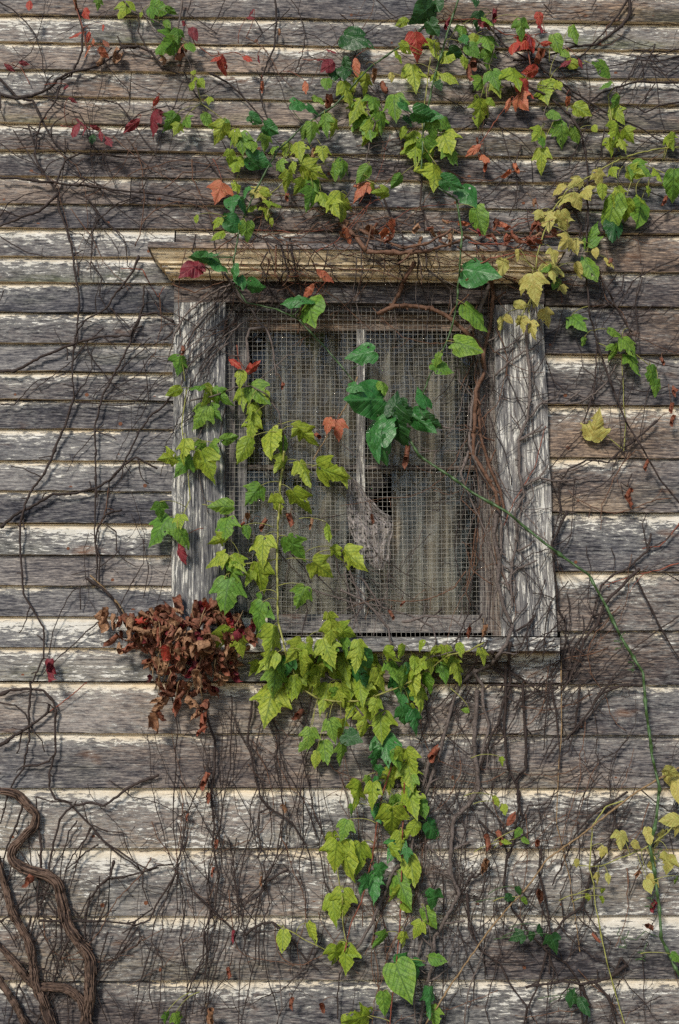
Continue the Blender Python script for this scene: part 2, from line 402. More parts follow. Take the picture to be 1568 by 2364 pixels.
# cornice: profile swept along x, mitred returns at both ends
prof = [(558, .0), (559, .104), (571, .106), (572.5, .0985), (577, .098), (583, .0955), (590, .0905), (597, .0845), (602, .0805), (607, .079), (608, .073), (617, .072),
        (618, .066), (625, .065), (630, .062), (636, .056), (637, .046), (646, .045), (646, -.008)]
mb = MB(); XL, XR = P(342, 560, .105).x, P(1306, 574, .105).x; n = 34; vs = []; uvs = []; at = []; fs = []
cum = 0
for i, (y, o) in enumerate(prof):
    z = P(380, y, o).z
    if i: cum += math.hypot(z-vs[-1].z, o+vs[-1].y) if vs else 0
    for k in range(n+1):
        t = k/n; x = (XL+(.105-max(o, .03)))*(1-t)+(XR-(.105-max(o, .03)))*t
        zz_ = z + .0012*noise.noise(Vector((x*8, i*.3, 2)))
        vs.append(Vector((x, -o+.0015*noise.noise(Vector((x*6, i*.4, 7))), zz_))); uvs.append((x+40, cum+11))
        top = i < 3
        at.append((.2 if top else .7, .45 if top else .62, .75, .9, 0, 0. if top else 1.0))
for i in range(len(prof)-1):
    for k in range(n): q = i*(n+1)+k; fs.append((q, q+n+1, q+n+2, q+1))
mb.add(vs, fs, uvs, at)
for side in (0, n):         # returns
    k2 = []; u2 = []; a2 = []
    for i, (y, o) in enumerate(prof):
        p = vs[i*(n+1)+side]; k2 += [p.copy(), Vector((p.x, .0, p.z))]; u2 += [(50+abs(p.y), uvs[i*(n+1)][1]), (50, uvs[i*(n+1)][1])]; a2 += [at[i*(n+1)]]*2
    f2 = [(2*t, 2*t+1, 2*t+3, 2*t+2) for t in range(len(prof)-1)]
    if side: f2 = [q[::-1] for q in f2]
    mb.add(k2, f2, u2, a2)
mb.build('cornice', WOOD, win, uvname='grain', attrs=ATTR)
# stops and sash
kw = dict(v0=.2, v1=.3, jit=.001, step=.05)
wplank('stop', [(518, 700), (543, 700), (541, 1468), (514, 1468)], .006, -.03, vertical=True, paint=.45, warm=.5, **kw)
wplank('stop', [(1126, 702), (1143, 702), (1166, 1468), (1141, 1468)], .006, -.03, vertical=True, paint=.42, warm=.6, **kw)
wplank('stop', [(518, 694), (1145, 700), (1145, 722), (518, 717)], .0075, -.03, paint=.44, warm=1.2, **kw)
sash = bpy.data.objects.new('sash', None)   # placeholder name for typing only
bpy.data.objects.remove(sash)
wplank('sash_stile', [(538, 716), (571, 716), (569, 1460), (536, 1460)], -.010, -.045, vertical=True, paint=.47, warm=.2, **kw)
wplank('sash_stile', [(1096, 718), (1131, 718), (1145, 1460), (1110, 1460)], -.010, -.045, vertical=True, paint=.42, warm=.5, **kw)
wplank('sash_rail', [(566, 717), (1100, 720), (1100, 741), (566, 738)], -.0115, -.045, paint=.44, warm=1.3, **kw)
wplank('sash_rail', [(566, 738.5), (1100, 741.5), (1100, 764), (566, 762)], -.021, -.046, paint=.38, warm=1.2, **kw)
wplank('sash_rail', [(565, 1416), (1114, 1419), (1114, 1460), (565, 1460)], -.0115, -.045, paint=.47, warm=.3, **kw)
wplank('muntin', [(824, 760), (843, 760), (843, 1420), (822, 1420)], -.0155, -.044, vertical=True, paint=.535, warm=.2, **kw)
wplank('muntin', [(566, 1073), (825, 1073), (825, 1083), (566, 1083)], -.0172, -.043, paint=.45, warm=1.2, **kw)
wplank('muntin', [(841, 1073), (1106, 1074), (1106, 1084), (841, 1083)], -.0172, -.043, paint=.45, warm=1.2, **kw)
# glass
gm = NT('old window glass')
tcg = gm.n('TexCoord').outputs['Object']
wob = gm.noise(tcg, 5, 2, .5); dirt = gm.noise(tcg, 9, 6, .65, (3, 1, 1))
bp = gm.n('Bump'); bp.inputs['Strength'].default_value = .25; bp.inputs['Distance'].default_value = .01; gm.l(wob, bp.inputs['Height'])
gl = gm.n('BsdfGlossy'); gl.inputs['Roughness'].default_value = .02; gm.l(bp.outputs[0], gl.inputs['Normal'])
trn = gm.n('BsdfTransparent'); trn.inputs[0].default_value = (.86, .88, .87, 1)
fre = gm.n('Fresnel'); fre.inputs[0].default_value = 1.52
mx = gm.n('MixShader'); gm.l(gm.math('MULTIPLY', fre.outputs[0], .5, clamp=True), mx.inputs[0]); gm.l(trn.outputs[0], mx.inputs[1]); gm.l(gl.outputs[0], mx.inputs[2])
df = gm.n('BsdfDiffuse'); df.inputs[0].default_value = (.30, .27, .24, 1)
mx2 = gm.n('MixShader'); gm.l(gm.mapr(dirt, .50, .80, .01, .16), mx2.inputs[0]); gm.l(mx.outputs[0], mx2.inputs[1]); gm.l(df.outputs[0], mx2.inputs[2])
gm.l(mx2.outputs[0], gm.out.inputs[0]); GLASS = gm.m
def pane(poly):
    mb = MB(); p = [P(x, y, -.030) for x, y in poly]; q = [a+Vector((0, .003, 0)) for a in p]; k = len(p)
    mb.add(p+q, [tuple(range(k))[::-1], tuple(range(k, 2*k))]+[(i, (i+1) % k, (i+1) % k+k, i+k) for i in range(k)])
    return mb.build('glass_pane', GLASS, win)
pane([(568, 758), (827, 758), (827, 1076), (568, 1076)]); pane([(840, 758), (1100, 758), (1103, 1076), (840, 1076)])
pane([(568, 1080), (827, 1080), (827, 1420), (568, 1420)])
o = pane([(905, 1080), (1106, 1080), (1112, 1420), (840, 1420), (840, 1262), (892, 1214), (904, 1206)])
o['label'] = 'broken pane with a jagged dark hole in its upper corner'
# hardware cloth nailed over the sash
def wmesh():
    mb = MB(); rad = .00045
    def disp(x, z):
        q = Vector((x*3.2, z*3.2, 4)); u = Vector((x*12, z*12, 9))
        bulge = .020*max(0, noise.noise(Vector((x*2.1, z*2.1, 31))))
        return Vector((.007*noise.noise(q)+.0016*noise.noise(u), -bulge-.002*noise.noise(u+Vector((5, 5, 5))), .007*noise.noise(q+Vector((9, 0, 0)))+.0016*noise.noise(u+Vector((0, 9, 0)))))
    A, B, C, D = P(521, 706, .012), P(1140, 708, .012), P(1159, 1468, .012), P(517, 1468, .012)
    nv = int((B-A).length/.01275); nh = int((A-D).length/.01275)
    def wire(f, seg, off):
        pts = [f(i/seg) for i in range(seg+1)]; vs = []
        for p in pts: p += disp(p.x, p.z)
        for i, p in enumerate(pts):
            t = (pts[min(i+1, seg)]-pts[max(i-1, 0)]).normalized(); s = t.cross(Vector((0, 1, 0))).normalized()
            p = p+Vector((0, off, 0))
            vs += [p+s*rad, p+Vector((0, -rad, 0)), p-s*rad, p+Vector((0, rad, 0))]
        fs = [(4*i+k, 4*i+(k+1) % 4, 4*i+4+(k+1) % 4, 4*i+4+k) for i in range(seg) for k in range(4)]
        mb.add(vs, fs)
    for i in range(nv+1):
        t = i/nv; wire(lambda s: A.lerp(B, t).lerp(D.lerp(C, t), s), 66, 0)
    for i in range(nh+1):
        t = i/nh; wire(lambda s: D.lerp(A, t).lerp(C.lerp(B, t), s), 56, -.0007)
    o = mb.build('wire_mesh', M['wire'], win, smooth=True); o['label'] = 'rusty square hardware cloth stretched over the sash'
wmesh()
# fine insect screen, torn
im = NT('torn insect screen'); uv = im.n('UVMap', uv_map='grain').outputs[0]
sp = im.n('SeparateXYZ'); im.l(uv, sp.inputs[0])
def weave(c, k): return im.mapr(im.math('ABSOLUTE', im.math('SUBTRACT', im.math('FRACT', im.math('MULTIPLY', c, k)), .5)), .28, .36)
thr = im.math('MAXIMUM', weave(sp.outputs[0], 300), weave(sp.outputs[1], 300))
den = im.math('MULTIPLY', im.math('ADD', im.math('MULTIPLY', thr, .20), .03), im.mapr(im.noise(uv, 6, 5, .6, (1, .35, 1)), .3, .7, .45, 1.15), clamp=True)
db = im.n('BsdfDiffuse'); im.l(im.mix(im.mapr(im.noise(uv, 30, 4, .6), .3, .7), (.16, .145, .14), (.34, .31, .30)), db.inputs[0])
tb = im.n('BsdfTransparent'); mxx = im.n('MixShader'); im.l(den, mxx.inputs[0]); im.l(tb.outputs[0], mxx.inputs[1]); im.l(db.outputs[0], mxx.inputs[2]); im.l(mxx.outputs[0], im.out.inputs[0])
SCREEN = im.m
def sheet(name, x0, x1, ytop, ybot, out, mat, parent, nx=60, ny=40, fold=None, skip=None, thick=0):
    mb = MB(); vs = []; uvs = []; fs = []
    for j in range(ny+1):
        for i in range(nx+1):
            a, b = i/nx, j/ny; x = x0+(x1-x0)*a; yt = ytop(x) if callable(ytop) else ytop; yb = ybot(x) if callable(ybot) else ybot
            y = yt+(yb-yt)*b
            dx, do = fold(a, b) if fold else (0, 0)
            p = P(x+dx, y, out+do); vs.append(p); uvs.append((p.x, p.z))
    for j in range(ny):
        for i in range(nx):
            q = j*(nx+1)+i
            if skip and skip(x0+(x1-x0)*(i+.5)/nx, (j+.5)/ny): continue
            fs.append((q, q+nx+1, q+nx+2, q+1))
    mb.add(vs, fs, uvs); return mb.build(name, mat, parent, smooth=True, uvname='grain')
def edge(x):     # sagging torn upper edge
    if x < 600: return 905+.9*(600-x)
    if x < 700: return 905-.45*(x-600)
    return 860+.0*(x-700)
sheet('insect_screen', 560, 822, edge, 1440, -.042, SCREEN, win, fold=lambda a, b: (4*noise.noise(Vector((a*4, b*5, 1))), .004*noise.noise(Vector((a*5, b*4, 8)))))
sheet('insect_screen', 838, 1104, lambda x: 745, 1425, -.044, SCREEN, win,
      skip=lambda x, b: 858 < x < 905 and 1105+(905-x)*.9 < 745+680*b < 1208-(905-x)*1.2, nx=110, ny=160,
      fold=lambda a, b: (3*noise.noise(Vector((a*4, b*5, 21))), .003*noise.noise(Vector((a*5, b*4, 28)))))
# limp torn flap hanging from the muntin
def flap(rows):
    mb = MB(); vs = []; uvs = []; fs = []; nx = 26
    n = len(rows)*6
    for j in range(n+1):
        t = j/n*(len(rows)-1); k = min(int(t), len(rows)-2); f = t-k; f = f*f*(3-2*f)
        a = [rows[k][q]*(1-f)+rows[k+1][q]*f for q in range(4)]
        for i in range(nx+1):
            s = i/nx; x = a[0]+(a[2]-a[0])*s; y = a[1]+(a[3]-a[1])*s
            o = .004+.011*math.sin(s*24+t*1.3)*(.5+.5*noise.noise(Vector((s*3, t, 2))))+.008*noise.noise(Vector((s*4, t*1.5, 5)))
            p = P(x+2*noise.noise(Vector((s*5, t*3, 3))), y+3*noise.noise(Vector((s*5, t*3, 13))), o-.008); vs.append(p); uvs.append((s*.12, t*.06))
    for j in range(n):
        for i in range(nx): q = j*(nx+1)+i; fs.append((q, q+nx+1, q+nx+2, q+1))
    mb.add(vs, fs, uvs); return mb
fm = simple('greyed cloth rag', (.26, .23, .22), .9, .55, 90, bstr=1.0, bd=.004, scl=(1, 1, .4))
ragm = flap([(804, 1104, 818, 1104), (802, 1128, 832, 1122), (800, 1158, 852, 1148), (802, 1192, 878, 1176), (806, 1222, 908, 1196), (820, 1250, 908, 1222), (838, 1275, 900, 1256), (850, 1296, 898, 1286), (868, 1316, 884, 1314)])
_t = fm.node_tree; _b = [n_ for n_ in _t.nodes if n_.type == 'BSDF_PRINCIPLED'][0]; _o = [n_ for n_ in _t.nodes if n_.type == 'OUTPUT_MATERIAL'][0]
_uv = _t.nodes.new('ShaderNodeUVMap'); _uv.uv_map = 'grain'; _w = _t.nodes.new('ShaderNodeTexNoise'); _w.inputs['Scale'].default_value = 240; _w.inputs['Detail'].default_value = 3
_mp = _t.nodes.new('ShaderNodeMapping'); _mp.inputs[3].default_value = (1, .25, 1); _t.links.new(_uv.outputs[0], _mp.inputs[0]); _t.links.new(_mp.outputs[0], _w.inputs['Vector'])
_r = _t.nodes.new('ShaderNodeMapRange'); _r.inputs[1].default_value = .40; _r.inputs[2].default_value = .56; _t.links.new(_w.outputs[0], _r.inputs[0])
_tr = _t.nodes.new('ShaderNodeBsdfTransparent'); _m = _t.nodes.new('ShaderNodeMixShader'); _t.links.new(_r.outputs[0], _m.inputs[0]); _t.links.new(_tr.outputs[0], _m.inputs[1]); _t.links.new(_b.outputs[0], _m.inputs[2]); _t.links.new(_m.outputs[0], _o.inputs[0])
rag = ragm.build('torn_screen_rag', fm, None, smooth=True, uvname='grain')
tag(rag, 'limp grey torn cloth rag hanging at the centre of the window', 'rag')
# curtains
cm = NT('old lace curtain'); tcc = cm.n('TexCoord').outputs['Object']; uvc = cm.n('UVMap', uv_map='grain').outputs[0]
st = cm.math('ADD', cm.math('MULTIPLY', cm.noise(uvc, 1, 4, .6, (150, 5, 1)), .5), cm.math('MULTIPLY', cm.noise(uvc, 1, 3, .6, (38, 1.0, 1), (3, 3, 0)), .6)); st2 = cm.noise(uvc, 1, 4, .6, (8, 180, 1)); bl_ = cm.noise(uvc, 1, 4, .5, (9, 3, 1))
cc_ = cm.mix(cm.mapr(cm.math('ADD', st, cm.math('MULTIPLY', st2, .5)), .66, .84), (.030, .024, .020), (.86, .76, .65))
cc_ = cm.mix(cm.mapr(bl_, .5, .7, 0, .6), cc_, (.28, .19, .10))
cm.bsdf(cc_, .95, st, .3, .001, spec=.1, translucent=.2); CURT = cm.m
def curtain(x0, x1, ytop, ybot, nf, ph, label, amp=.026, skip=None):
    def fold(a, b):
        w_ = noise.noise(Vector((a*3, b*.7, ph)))
        return 6*w_+3*noise.noise(Vector((a*6, b*3, ph))), amp*math.sin(a*nf*6.283+ph+2.5*w_)+.006*noise.noise(Vector((a*20, b*2, ph)))
    o = sheet('curtain', x0, x1, ytop, ybot, -.095, CURT, None, nx=int(nf*14), ny=60, fold=fold, skip=skip)
    md = o.modifiers.new('thickness', 'SOLIDIFY'); md.thickness = .0008
    return tag(o, label, 'curtain')
curtain(612, 836, 730, 1108, 6, 1.0, 'grey brown lace curtain with narrow folds behind the upper left pane')
curtain(832, 1066, 700, 1460, 6, 4.0, 'pale grey lace curtain hanging full length behind the right panes', .024, lambda x, b: x < 908 and 1088+(905-x)*.5 < 700+760*b < 1222)
curtain(560, 800, 1122, 1470, 6, 7.0, 'dim lace curtain remnant low behind the lower left pane', .012)

# ------------------------------------------------------------------ vines
TO = {'t1': (0, 0), 't2': (784, 0), 't3': (0, 591), 't4': (784, 591), 't5': (0, 1181.6), 't6': (784, 1181.6), 't7': (0, 1772), 't8': (784, 1772),
      's1': (0, 0), 's2': (0, 787.8), 's3': (0, 1575.6), 's4': (1254.4, 0), 's5': (1254.4, 787.8), 's6': (1254.4, 1575.6), 'd': (0, 0)}
def conv(t, pts):
    ox, oy = TO[t]; k = .5 if t[0] == 't' else 1/3 if t[0] == 's' else 1
    return [(ox+x*k, oy+y*k) for x, y in pts]
def hgt(x, y):
    if 335 < x < 1312 and 535 < y < 641:
        if y < 560: return .075
        if y < 602: return .108
        return .084
    if 400 < x < 1258 and 641 <= y < 700: return .034
    if 383 < x < 1296 and 1462 < y < 1512: return .078
    lc = 402-6*(y-700)/770; rc = 1254+32*(y-700)/770
    if 700 <= y <= 1470 and lc-3 < x < rc+3: return .034 if (x < 522 or x > 1140) else .027
    return .017
def catmull(pts, step=7.0):
    if len(pts) < 3: pts = [pts[0], tuple((a+b)/2 for a, b in zip(pts[0], pts[-1])), pts[-1]]
    q = [pts[0]]+pts+[pts[-1]]; out = []
    for i in range(1, len(q)-2):
        a, b, c, d = q[i-1:i+3]; L = math.dist(b[:2], c[:2]); n = max(2, int(L/step))
        for k in range(n):
            t = k/n
            out.append(tuple(.5*(2*b[m]+(c[m]-a[m])*t+(2*a[m]-5*b[m]+4*c[m]-d[m])*t*t+(3*b[m]-a[m]-3*c[m]+d[m])*t**3) for m in range(len(b))))
    out.append(tuple(q[-1])); return out
def tube(mb, pts, rads, sides=6, rough=0.0, seed=0., cap=True):
    n = len(pts); ref = Vector((0, 1, 0)); vs = []
    for i, p in enumerate(pts):
        t = pts[min(i+1, n-1)]-pts[max(i-1, 0)]
        if t.length < 1e-9: t = Vector((0, 0, 1))
        t.normalize(); s = t.cross(ref)
        if s.length < .05: s = t.cross(Vector((1, 0, .3)))
        s.normalize(); u = s.cross(t)
        for k in range(sides):
            a = 6.2832*k/sides; r = rads[i]
            if rough: r *= 1+rough*noise.noise(Vector((k*1.7+seed, i*.35, seed)))+rough*.7*noise.noise(Vector((k*.9, i*1.1, seed+4)))
            vs.append(p+s*(r*math.cos(a))+u*(r*math.sin(a)))
    fs = [(i*sides+k, i*sides+(k+1) % sides, (i+1)*sides+(k+1) % sides, (i+1)*sides+k) for i in range(n-1) for k in range(sides)]
    if cap: fs += [tuple(range(sides))[::-1], tuple((n-1)*sides+k for k in range(sides))]
    mb.add(vs, fs)
def kink(pts, f=.2):
    out = [pts[0]]
    for a, b, c in zip(pts, pts[1:], pts[2:]):
        out += [(b[0]+(a[0]-b[0])*f, b[1]+(a[1]-b[1])*f), b, (b[0]+(c[0]-b[0])*f, b[1]+(c[1]-b[1])*f)]
    return out+[pts[-1]]
def vine_path(pts, lift, wob, seed):
    """photo polyline -> smooth 3-D path that hugs the surface beneath it"""
    c = catmull(pts); out = []; hs = [hgt(x, y) for x, y in c]
    for i, (x, y) in enumerate(c):
        a, b = max(0, i-3), min(len(hs), i+4); h = max(max(hs[a:b])*.35+sum(hs[a:b])/(b-a)*.65, hs[i])
        n1 = noise.noise(Vector((x*.02, y*.02, seed))); n2 = noise.noise(Vector((x*.02, y*.02, seed+40)))
        n3 = noise.noise(Vector((x*.10, y*.10, seed+80)))
        x2 = x+wob*(2.2*n1+1.3*n3); y2 = y+wob*(2.2*n2+1.3*n3)
        out.append((x2, y2, h+lift*(.55+.9*abs(n1)+.3*n3)))
    return out
def shoots(mb, path, r, dens, seed):
    rr = random.Random(seed); acc = 0
    for i in range(2, len(path)-2):
        acc += math.dist(path[i][:2], path[i-1][:2])
        if acc > dens*rr.uniform(.5, 1.6):
            acc = 0; x, y, o = path[i]
            tx, ty = path[i+1][0]-path[i-1][0], path[i+1][1]-path[i-1][1]
            a = math.atan2(ty, tx)+rr.choice((-1, 1))*rr.uniform(.4, 1.3)+(math.pi if rr.random() < .5 else 0)
            L = rr.choice((6, 10, 16, 26, 44, 60))*rr.uniform(.7, 1.3); n = max(3, int(L/5)); pts = []; q = (x, y, o)
            for k in range(n+1):
                pts.append(P(*q)); a += rr.uniform(-.28, .28)
                q = (q[0]+math.cos(a)*L/n, q[1]+math.sin(a)*L/n, max(hgt(q[0], q[1])+.002, q[2]+rr.uniform(-.003, .004)))
            rs = [max(.0006, r*.55*(1-.5*k/n)) for k in range(n+1)]; rs[-1] *= 1.8; rs[-2] *= 1.3
            tube(mb, pts, rs, 5)
PLANTS = {}
def plant(key, name, label, cat, at, group=None):
    PLANTS[key] = dict(o=empty(name, P(*at, .02), label, cat, group), paths=[], n=0)
SEED = [0]
def stem(key, t, r, col, pts, lift=.007, wob=1.0, dens=110, name='stem', taper=.25, sides=6):
    """r = radius in photo pixels"""
    SEED[0] += 1; sd_ = SEED[0]*3.17
    if dens and r < 4.4: r *= 1.3 if r >= 1.9 else 1.02; wob *= 1.5; taper = .42
    if t in ('t7', 't8') and dens and abs(pts[0][1]) < 12:
        x0_ = pts[0][0]; pts = [(x0_+rnd.uniform(-60, 40), -rnd.uniform(260, 420)), (x0_+rnd.uniform(-30, 20), -rnd.uniform(90, 170))]+list(pts)
    pl = PLANTS[key]; path = vine_path(kink(conv(t, pts)), lift+r*PX, wob, sd_)
    W3 = [P(*q) for q in path]; n = len(W3)
    rs = []
    for i in range(n):
        node = 1+.8*max(0, noise.noise(Vector((i*.45, sd_, 1)))-.25)*2
        rs.append(r*PX*(1-taper*i/n)*node*(1+.12*noise.noise(Vector((i*.3, sd_, 7)))))
    if col == 'green' and name == 'stem':
        for i in range(6, n-3, 13): rs[i] *= 1.55; rs[i+1] *= 1.3; rs[i-1] *= 1.15
    mb = MB(); tube(mb, W3, rs, sides if r < 4.5 else 10, .12 if r < 4.5 else .3, sd_)
    if dens: shoots(mb, path, r*PX, dens, SEED[0])
    mb.build(name, M[col], pl['o'], smooth=True)
    pl['paths'].append(path); return path

G_ = 'vines climbing the clapboard wall'
plant('UL', 'bare_vine', 'tangled dark bare vine over the narrow boards at upper left', 'vine', (150, 500), G_)
plant('UT', 'bare_vine', 'dark bare vine running down through the red leaves left of top centre', 'vine', (600, 100), G_)
plant('LL', 'bare_vine', 'thin dark vine climbing straight up the narrow boards near the left edge', 'vine', (140, 1500), G_)
plant('LD', 'bare_branch', 'thicker dark branch rising to the right across the boards left of the window', 'vine', (0, 858), G_)
plant('LE', 'bare_branch', 'curved dark branch with stubby side twigs left of the lower window casing', 'vine', (0, 1218), G_)
plant('LC', 'bare_vine', 'slender vines slanting from the left casing down across the grey boards', 'vine', (220, 1200), G_)
plant('CA', 'bare_vine', 'several thin vines crossing the upper part of the left casing', 'vine', (470, 740), G_)
plant('CO', 'bare_vine', 'heap of brown dry vines lying on top of the cornice', 'vine', (900, 560), G_)
plant('WR', 'woody_vine', 'thick reddish brown vine twisting down beside the right casing', 'vine', (1100, 1300), G_)
plant('WC', 'bare_vine', 'grey vine with forked twigs climbing the face of the right casing', 'vine', (1220, 1200), G_)
plant('WL', 'bare_vine', 'fine dark stems matted over the wire mesh at the bottom of the window', 'vine', (850, 1420), G_)
plant('UR', 'bare_vine', 'dark branching vine coming in from the top right corner', 'vine', (1400, 60), G_)
plant('RR', 'bare_vine', 'thin twiggy vines sprawling over the wide boards right of the window', 'vine', (1400, 1300), G_)
plant('RB', 'bare_vine', 'dense dark vines leaning up to the right below the sill corner', 'vine', (1300, 1600), G_)
plant('BL', 'bare_vine', 'thin grey vines looping over the wide boards at lower left', 'vine', (150, 1700), G_)
plant('BM', 'bare_vine', 'bundle of fine dark stems hanging below the dead leaf clump', 'vine', (500, 2000), G_)
plant('BN', 'bare_vine', 'fine dark stems rising below the window left of the green leaves', 'vine', (650, 2000), G_)
plant('BC', 'bare_vine', 'thick grey vine stems climbing just right of the lower green leaves', 'vine', (1030, 2000), G_)
plant('BR', 'bare_vine', 'dark vine with dead leaves spreading over the bottom right boards', 'vine', (1330, 2260), G_)
plant('BT', 'bare_branch', 'long pale tan stem slanting across the lower right boards', 'vine', (1200, 2100), G_)
S = stem
S('UL', 's1', 2.6, 'dark', [(0, 540), (110, 660), (230, 700), (300, 850), (370, 970), (450, 1060)])
S('UL', 's1', 1.7, 'dark', [(0, 10), (90, 60), (180, 150), (250, 240), (300, 400), (305, 490), (340, 580), (420, 640)])
S('UL', 's1', 3.2, 'dark', [(0, 660), (120, 680), (240, 660), (330, 620), (400, 550), (480, 510), (600, 480), (720, 440), (850, 330), (941, 340)])
S('UL', 't1', 2.4, 'dark', [(560, 215), (640, 210), (700, 240), (750, 310), (850, 350)])
S('UL', 's1', 2.2, 'dark', [(540, 60), (570, 200), (565, 350), (530, 440), (490, 520), (430, 560), (380, 700), (300, 830), (260, 930), (240, 1080), (300, 1190), (370, 1290), (395, 1330)])
S('UL', 's1', 1.7, 'dark', [(200, 860), (240, 1000), (250, 1120), (320, 1220), (380, 1300)])
S('UL', 's1', 1.4, 'dark', [(0, 990), (120, 1080), (230, 1120), (330, 1210)])
S('UL', 's1', 2.6, 'dark', [(0, 1230), (130, 1235), (260, 1250), (390, 1265), (520, 1280), (700, 1300), (820, 1320), (941, 1330), (1100, 1345), (1300, 1380), (1560, 1395)])
S('UL', 's1', 3.0, 'dark', [(400, 1350), (280, 1450), (150, 1500), (60, 1540), (0, 1570)])
S('UL', 's1', 1.3, 'dark', [(450, 1110), (560, 1220), (660, 1290), (800, 1340), (941, 1400)])
S('UL', 's1', 1.6, 'dark', [(500, 1310), (600, 1370), (700, 1500), (800, 1590), (870, 1680), (885, 1840), (930, 1880)])
S('UL', 's1', 1.7, 'dark', [(941, 1360), (820, 1410), (700, 1500), (640, 1600), (640, 1700), (625, 1850), (630, 1930)])
S('UL', 's1', 1.3, 'dark', [(0, 1640), (100, 1700), (200, 1750), (320, 1780), (480, 1790), (600, 1800), (680, 1880), (695, 2050)])
S('UL', 's1', 1.6, 'dark', [(0, 640), (10, 760), (40, 840)]); S('UL', 's1', 1.6, 'dark', [(450, 960), (455, 1050), (440, 1150), (430, 1280), (390, 1350)])
S('UL', 's1', 1.5, 'dark', [(330, 680), (440, 740), (550, 780), (600, 880), (620, 990), (720, 1080), (770, 1200), (800, 1300)])
S('UL', 's1', 1.6, 'dark', [(300, 670), (480, 690), (640, 690), (800, 710), (850, 760), (890, 810)])
S('UL', 's1', 1.6, 'dark', [(0, 1500), (60, 1400), (200, 1340), (300, 1320)])
S('UL', 's1', 1.9, 'dark', [(380, 1300), (460, 1110), (560, 1060), (700, 1070), (800, 1080), (941, 1090)])
S('UL', 't1', 1.6, 'dark', [(480, 460), (550, 480), (600, 550), (650, 620), (720, 710)])
S('UL', 't1', 1.5, 'dark', [(330, 700), (430, 710), (560, 730), (700, 720), (850, 740), (960, 740)])
S('UL', 't1', 1.5, 'dark', [(300, 780), (400, 830), (520, 880), (640, 910), (760, 990), (860, 1050), (1000, 1080), (1090, 1130)])
S('UL', 't1', 1.4, 'dark', [(620, 920), (520, 960), (440, 1030), (420, 1182)]); S('UL', 't1', 1.4, 'dark', [(420, 950), (500, 1030), (570, 1090), (590, 1180)])
S('UL', 't1', 1.4, 'dark', [(60, 600), (120, 690), (180, 780), (260, 860)]); S('UL', 't1', 1.2, 'dark', [(140, 580), (190, 620), (260, 690), (330, 740), (400, 790)])
S('UT', 't1', 2.2, 'grey', [(840, 0), (835, 80), (820, 140), (700, 250)]); S('UT', 't1', 1.4, 'grey', [(600, 90), (610, 180), (650, 230)])
S('UT', 't1', 1.6, 'dark', [(850, 330), (900, 430), (960, 520), (1000, 600), (1050, 700)])
S('UT', 't1', 2.0, 'dark', [(1270, 0), (1275, 100), (1265, 220), (1230, 300), (1210, 360), (1200, 420), (1215, 500), (1240, 560)])
S('UT', 't1', 2.0, 'dark', [(970, 340), (1050, 380), (1110, 430), (1160, 490), (1240, 580)])
S('UT', 't1', 1.7, 'dark', [(640, 60), (640, 150), (690, 230), (760, 310)])
S('UT', 't1', 1.4, 'dark', [(850, 370), (820, 450), (800, 500), (740, 640), (720, 700), (680, 760), (650, 830), (650, 900)])
S('UT', 't1', 1.6, 'brown', [(890, 740), (890, 830), (930, 900), (1000, 935)])
S('UT', 't1', 1.4, 'dark', [(1180, 90), (1210, 150), (1180, 200), (1120, 210)]); S('UT', 't1', 1.4, 'dark', [(1340, 40), (1280, 100), (1210, 150)])
S('UT', 't1', 1.4, 'dark', [(880, 0), (870, 60), (1000, 150), (940, 130)]); S('UT', 't1', 1.5, 'grey', [(640, 0), (660, 60), (700, 130), (790, 200)])
S('UT', 't1', 1.4, 'dark', [(950, 720), (1010, 810), (1050, 870), (1110, 900)]); S('UT', 't1', 1.3, 'brown', [(760, 870), (850, 800), (940, 790), (1010, 730), (1060, 690)])
S('UT', 't2', 1.6, 'dark', [(0, 60), (60, 110), (90, 200), (60, 290)]); S('UT', 't2', 1.5, 'dark', [(170, 0), (230, 60), (290, 95)])
S('UT', 't2', 1.8, 'dark', [(0, 725), (150, 740), (260, 770), (370, 780)]); S('UT', 't2', 1.5, 'dark', [(300, 650), (200, 700), (60, 720)])
S('LL', 's1', 2.2, 'dark', [(395, 1330), (410, 1450), (470, 1620), (500, 1700), (510, 1850), (540, 1990), (550, 2120), (530, 2260), (520, 2364), (510, 2464), (495, 2614), (515, 2744)], dens=90)
S('LL', 's2', 2.4, 'dark', [(515, 380), (480, 500), (430, 620), (350, 830), (300, 920), (220, 1030), (170, 1130), (145, 1250), (140, 1400), (150, 1600), (165, 1750), (240, 1870), (300, 1980), (310, 2100), (300, 2190), (260, 2280), (220, 2364)], dens=100)
S('LL', 's2', 1.6, 'dark', [(515, 380), (590, 280), (640, 180), (640, 90), (680, 0)])
S('LL', 's2', 1.5, 'dark', [(690, 1940), (600, 2010), (520, 2090), (350, 2240), (290, 2310)])
S('LL', 's2', 1.3, 'dark', [(560, 1860), (560, 1710), (510, 1730), (470, 1790), (420, 1880), (370, 2000), (330, 2180)], dens=0)
S('LL', 's2', 1.3, 'dark', [(0, 435), (100, 435), (170, 360), (260, 270), (370, 260), (490, 205)])
S('LD', 't3', 2.9, 'dark', [(0, 535), (60, 530), (130, 500), (200, 460), (300, 420), (380, 395), (460, 370), (600, 370), (640, 300), (660, 220), (665, 140)], dens=80)
S('LD', 't3', 2.2, 'dark', [(640, 0), (610, 80), (540, 170), (490, 240), (400, 290), (360, 340), (345, 430)]); S('LD', 't3', 1.5, 'dark', [(480, 330), (400, 400), (340, 480), (150, 620)])
S('LE', 's2', 2.8, 'dark', [(0, 1290), (130, 1190), (250, 1120), (380, 1060), (520, 1050), (660, 1020), (760, 960), (850, 860), (941, 800), (1090, 880)], dens=60)
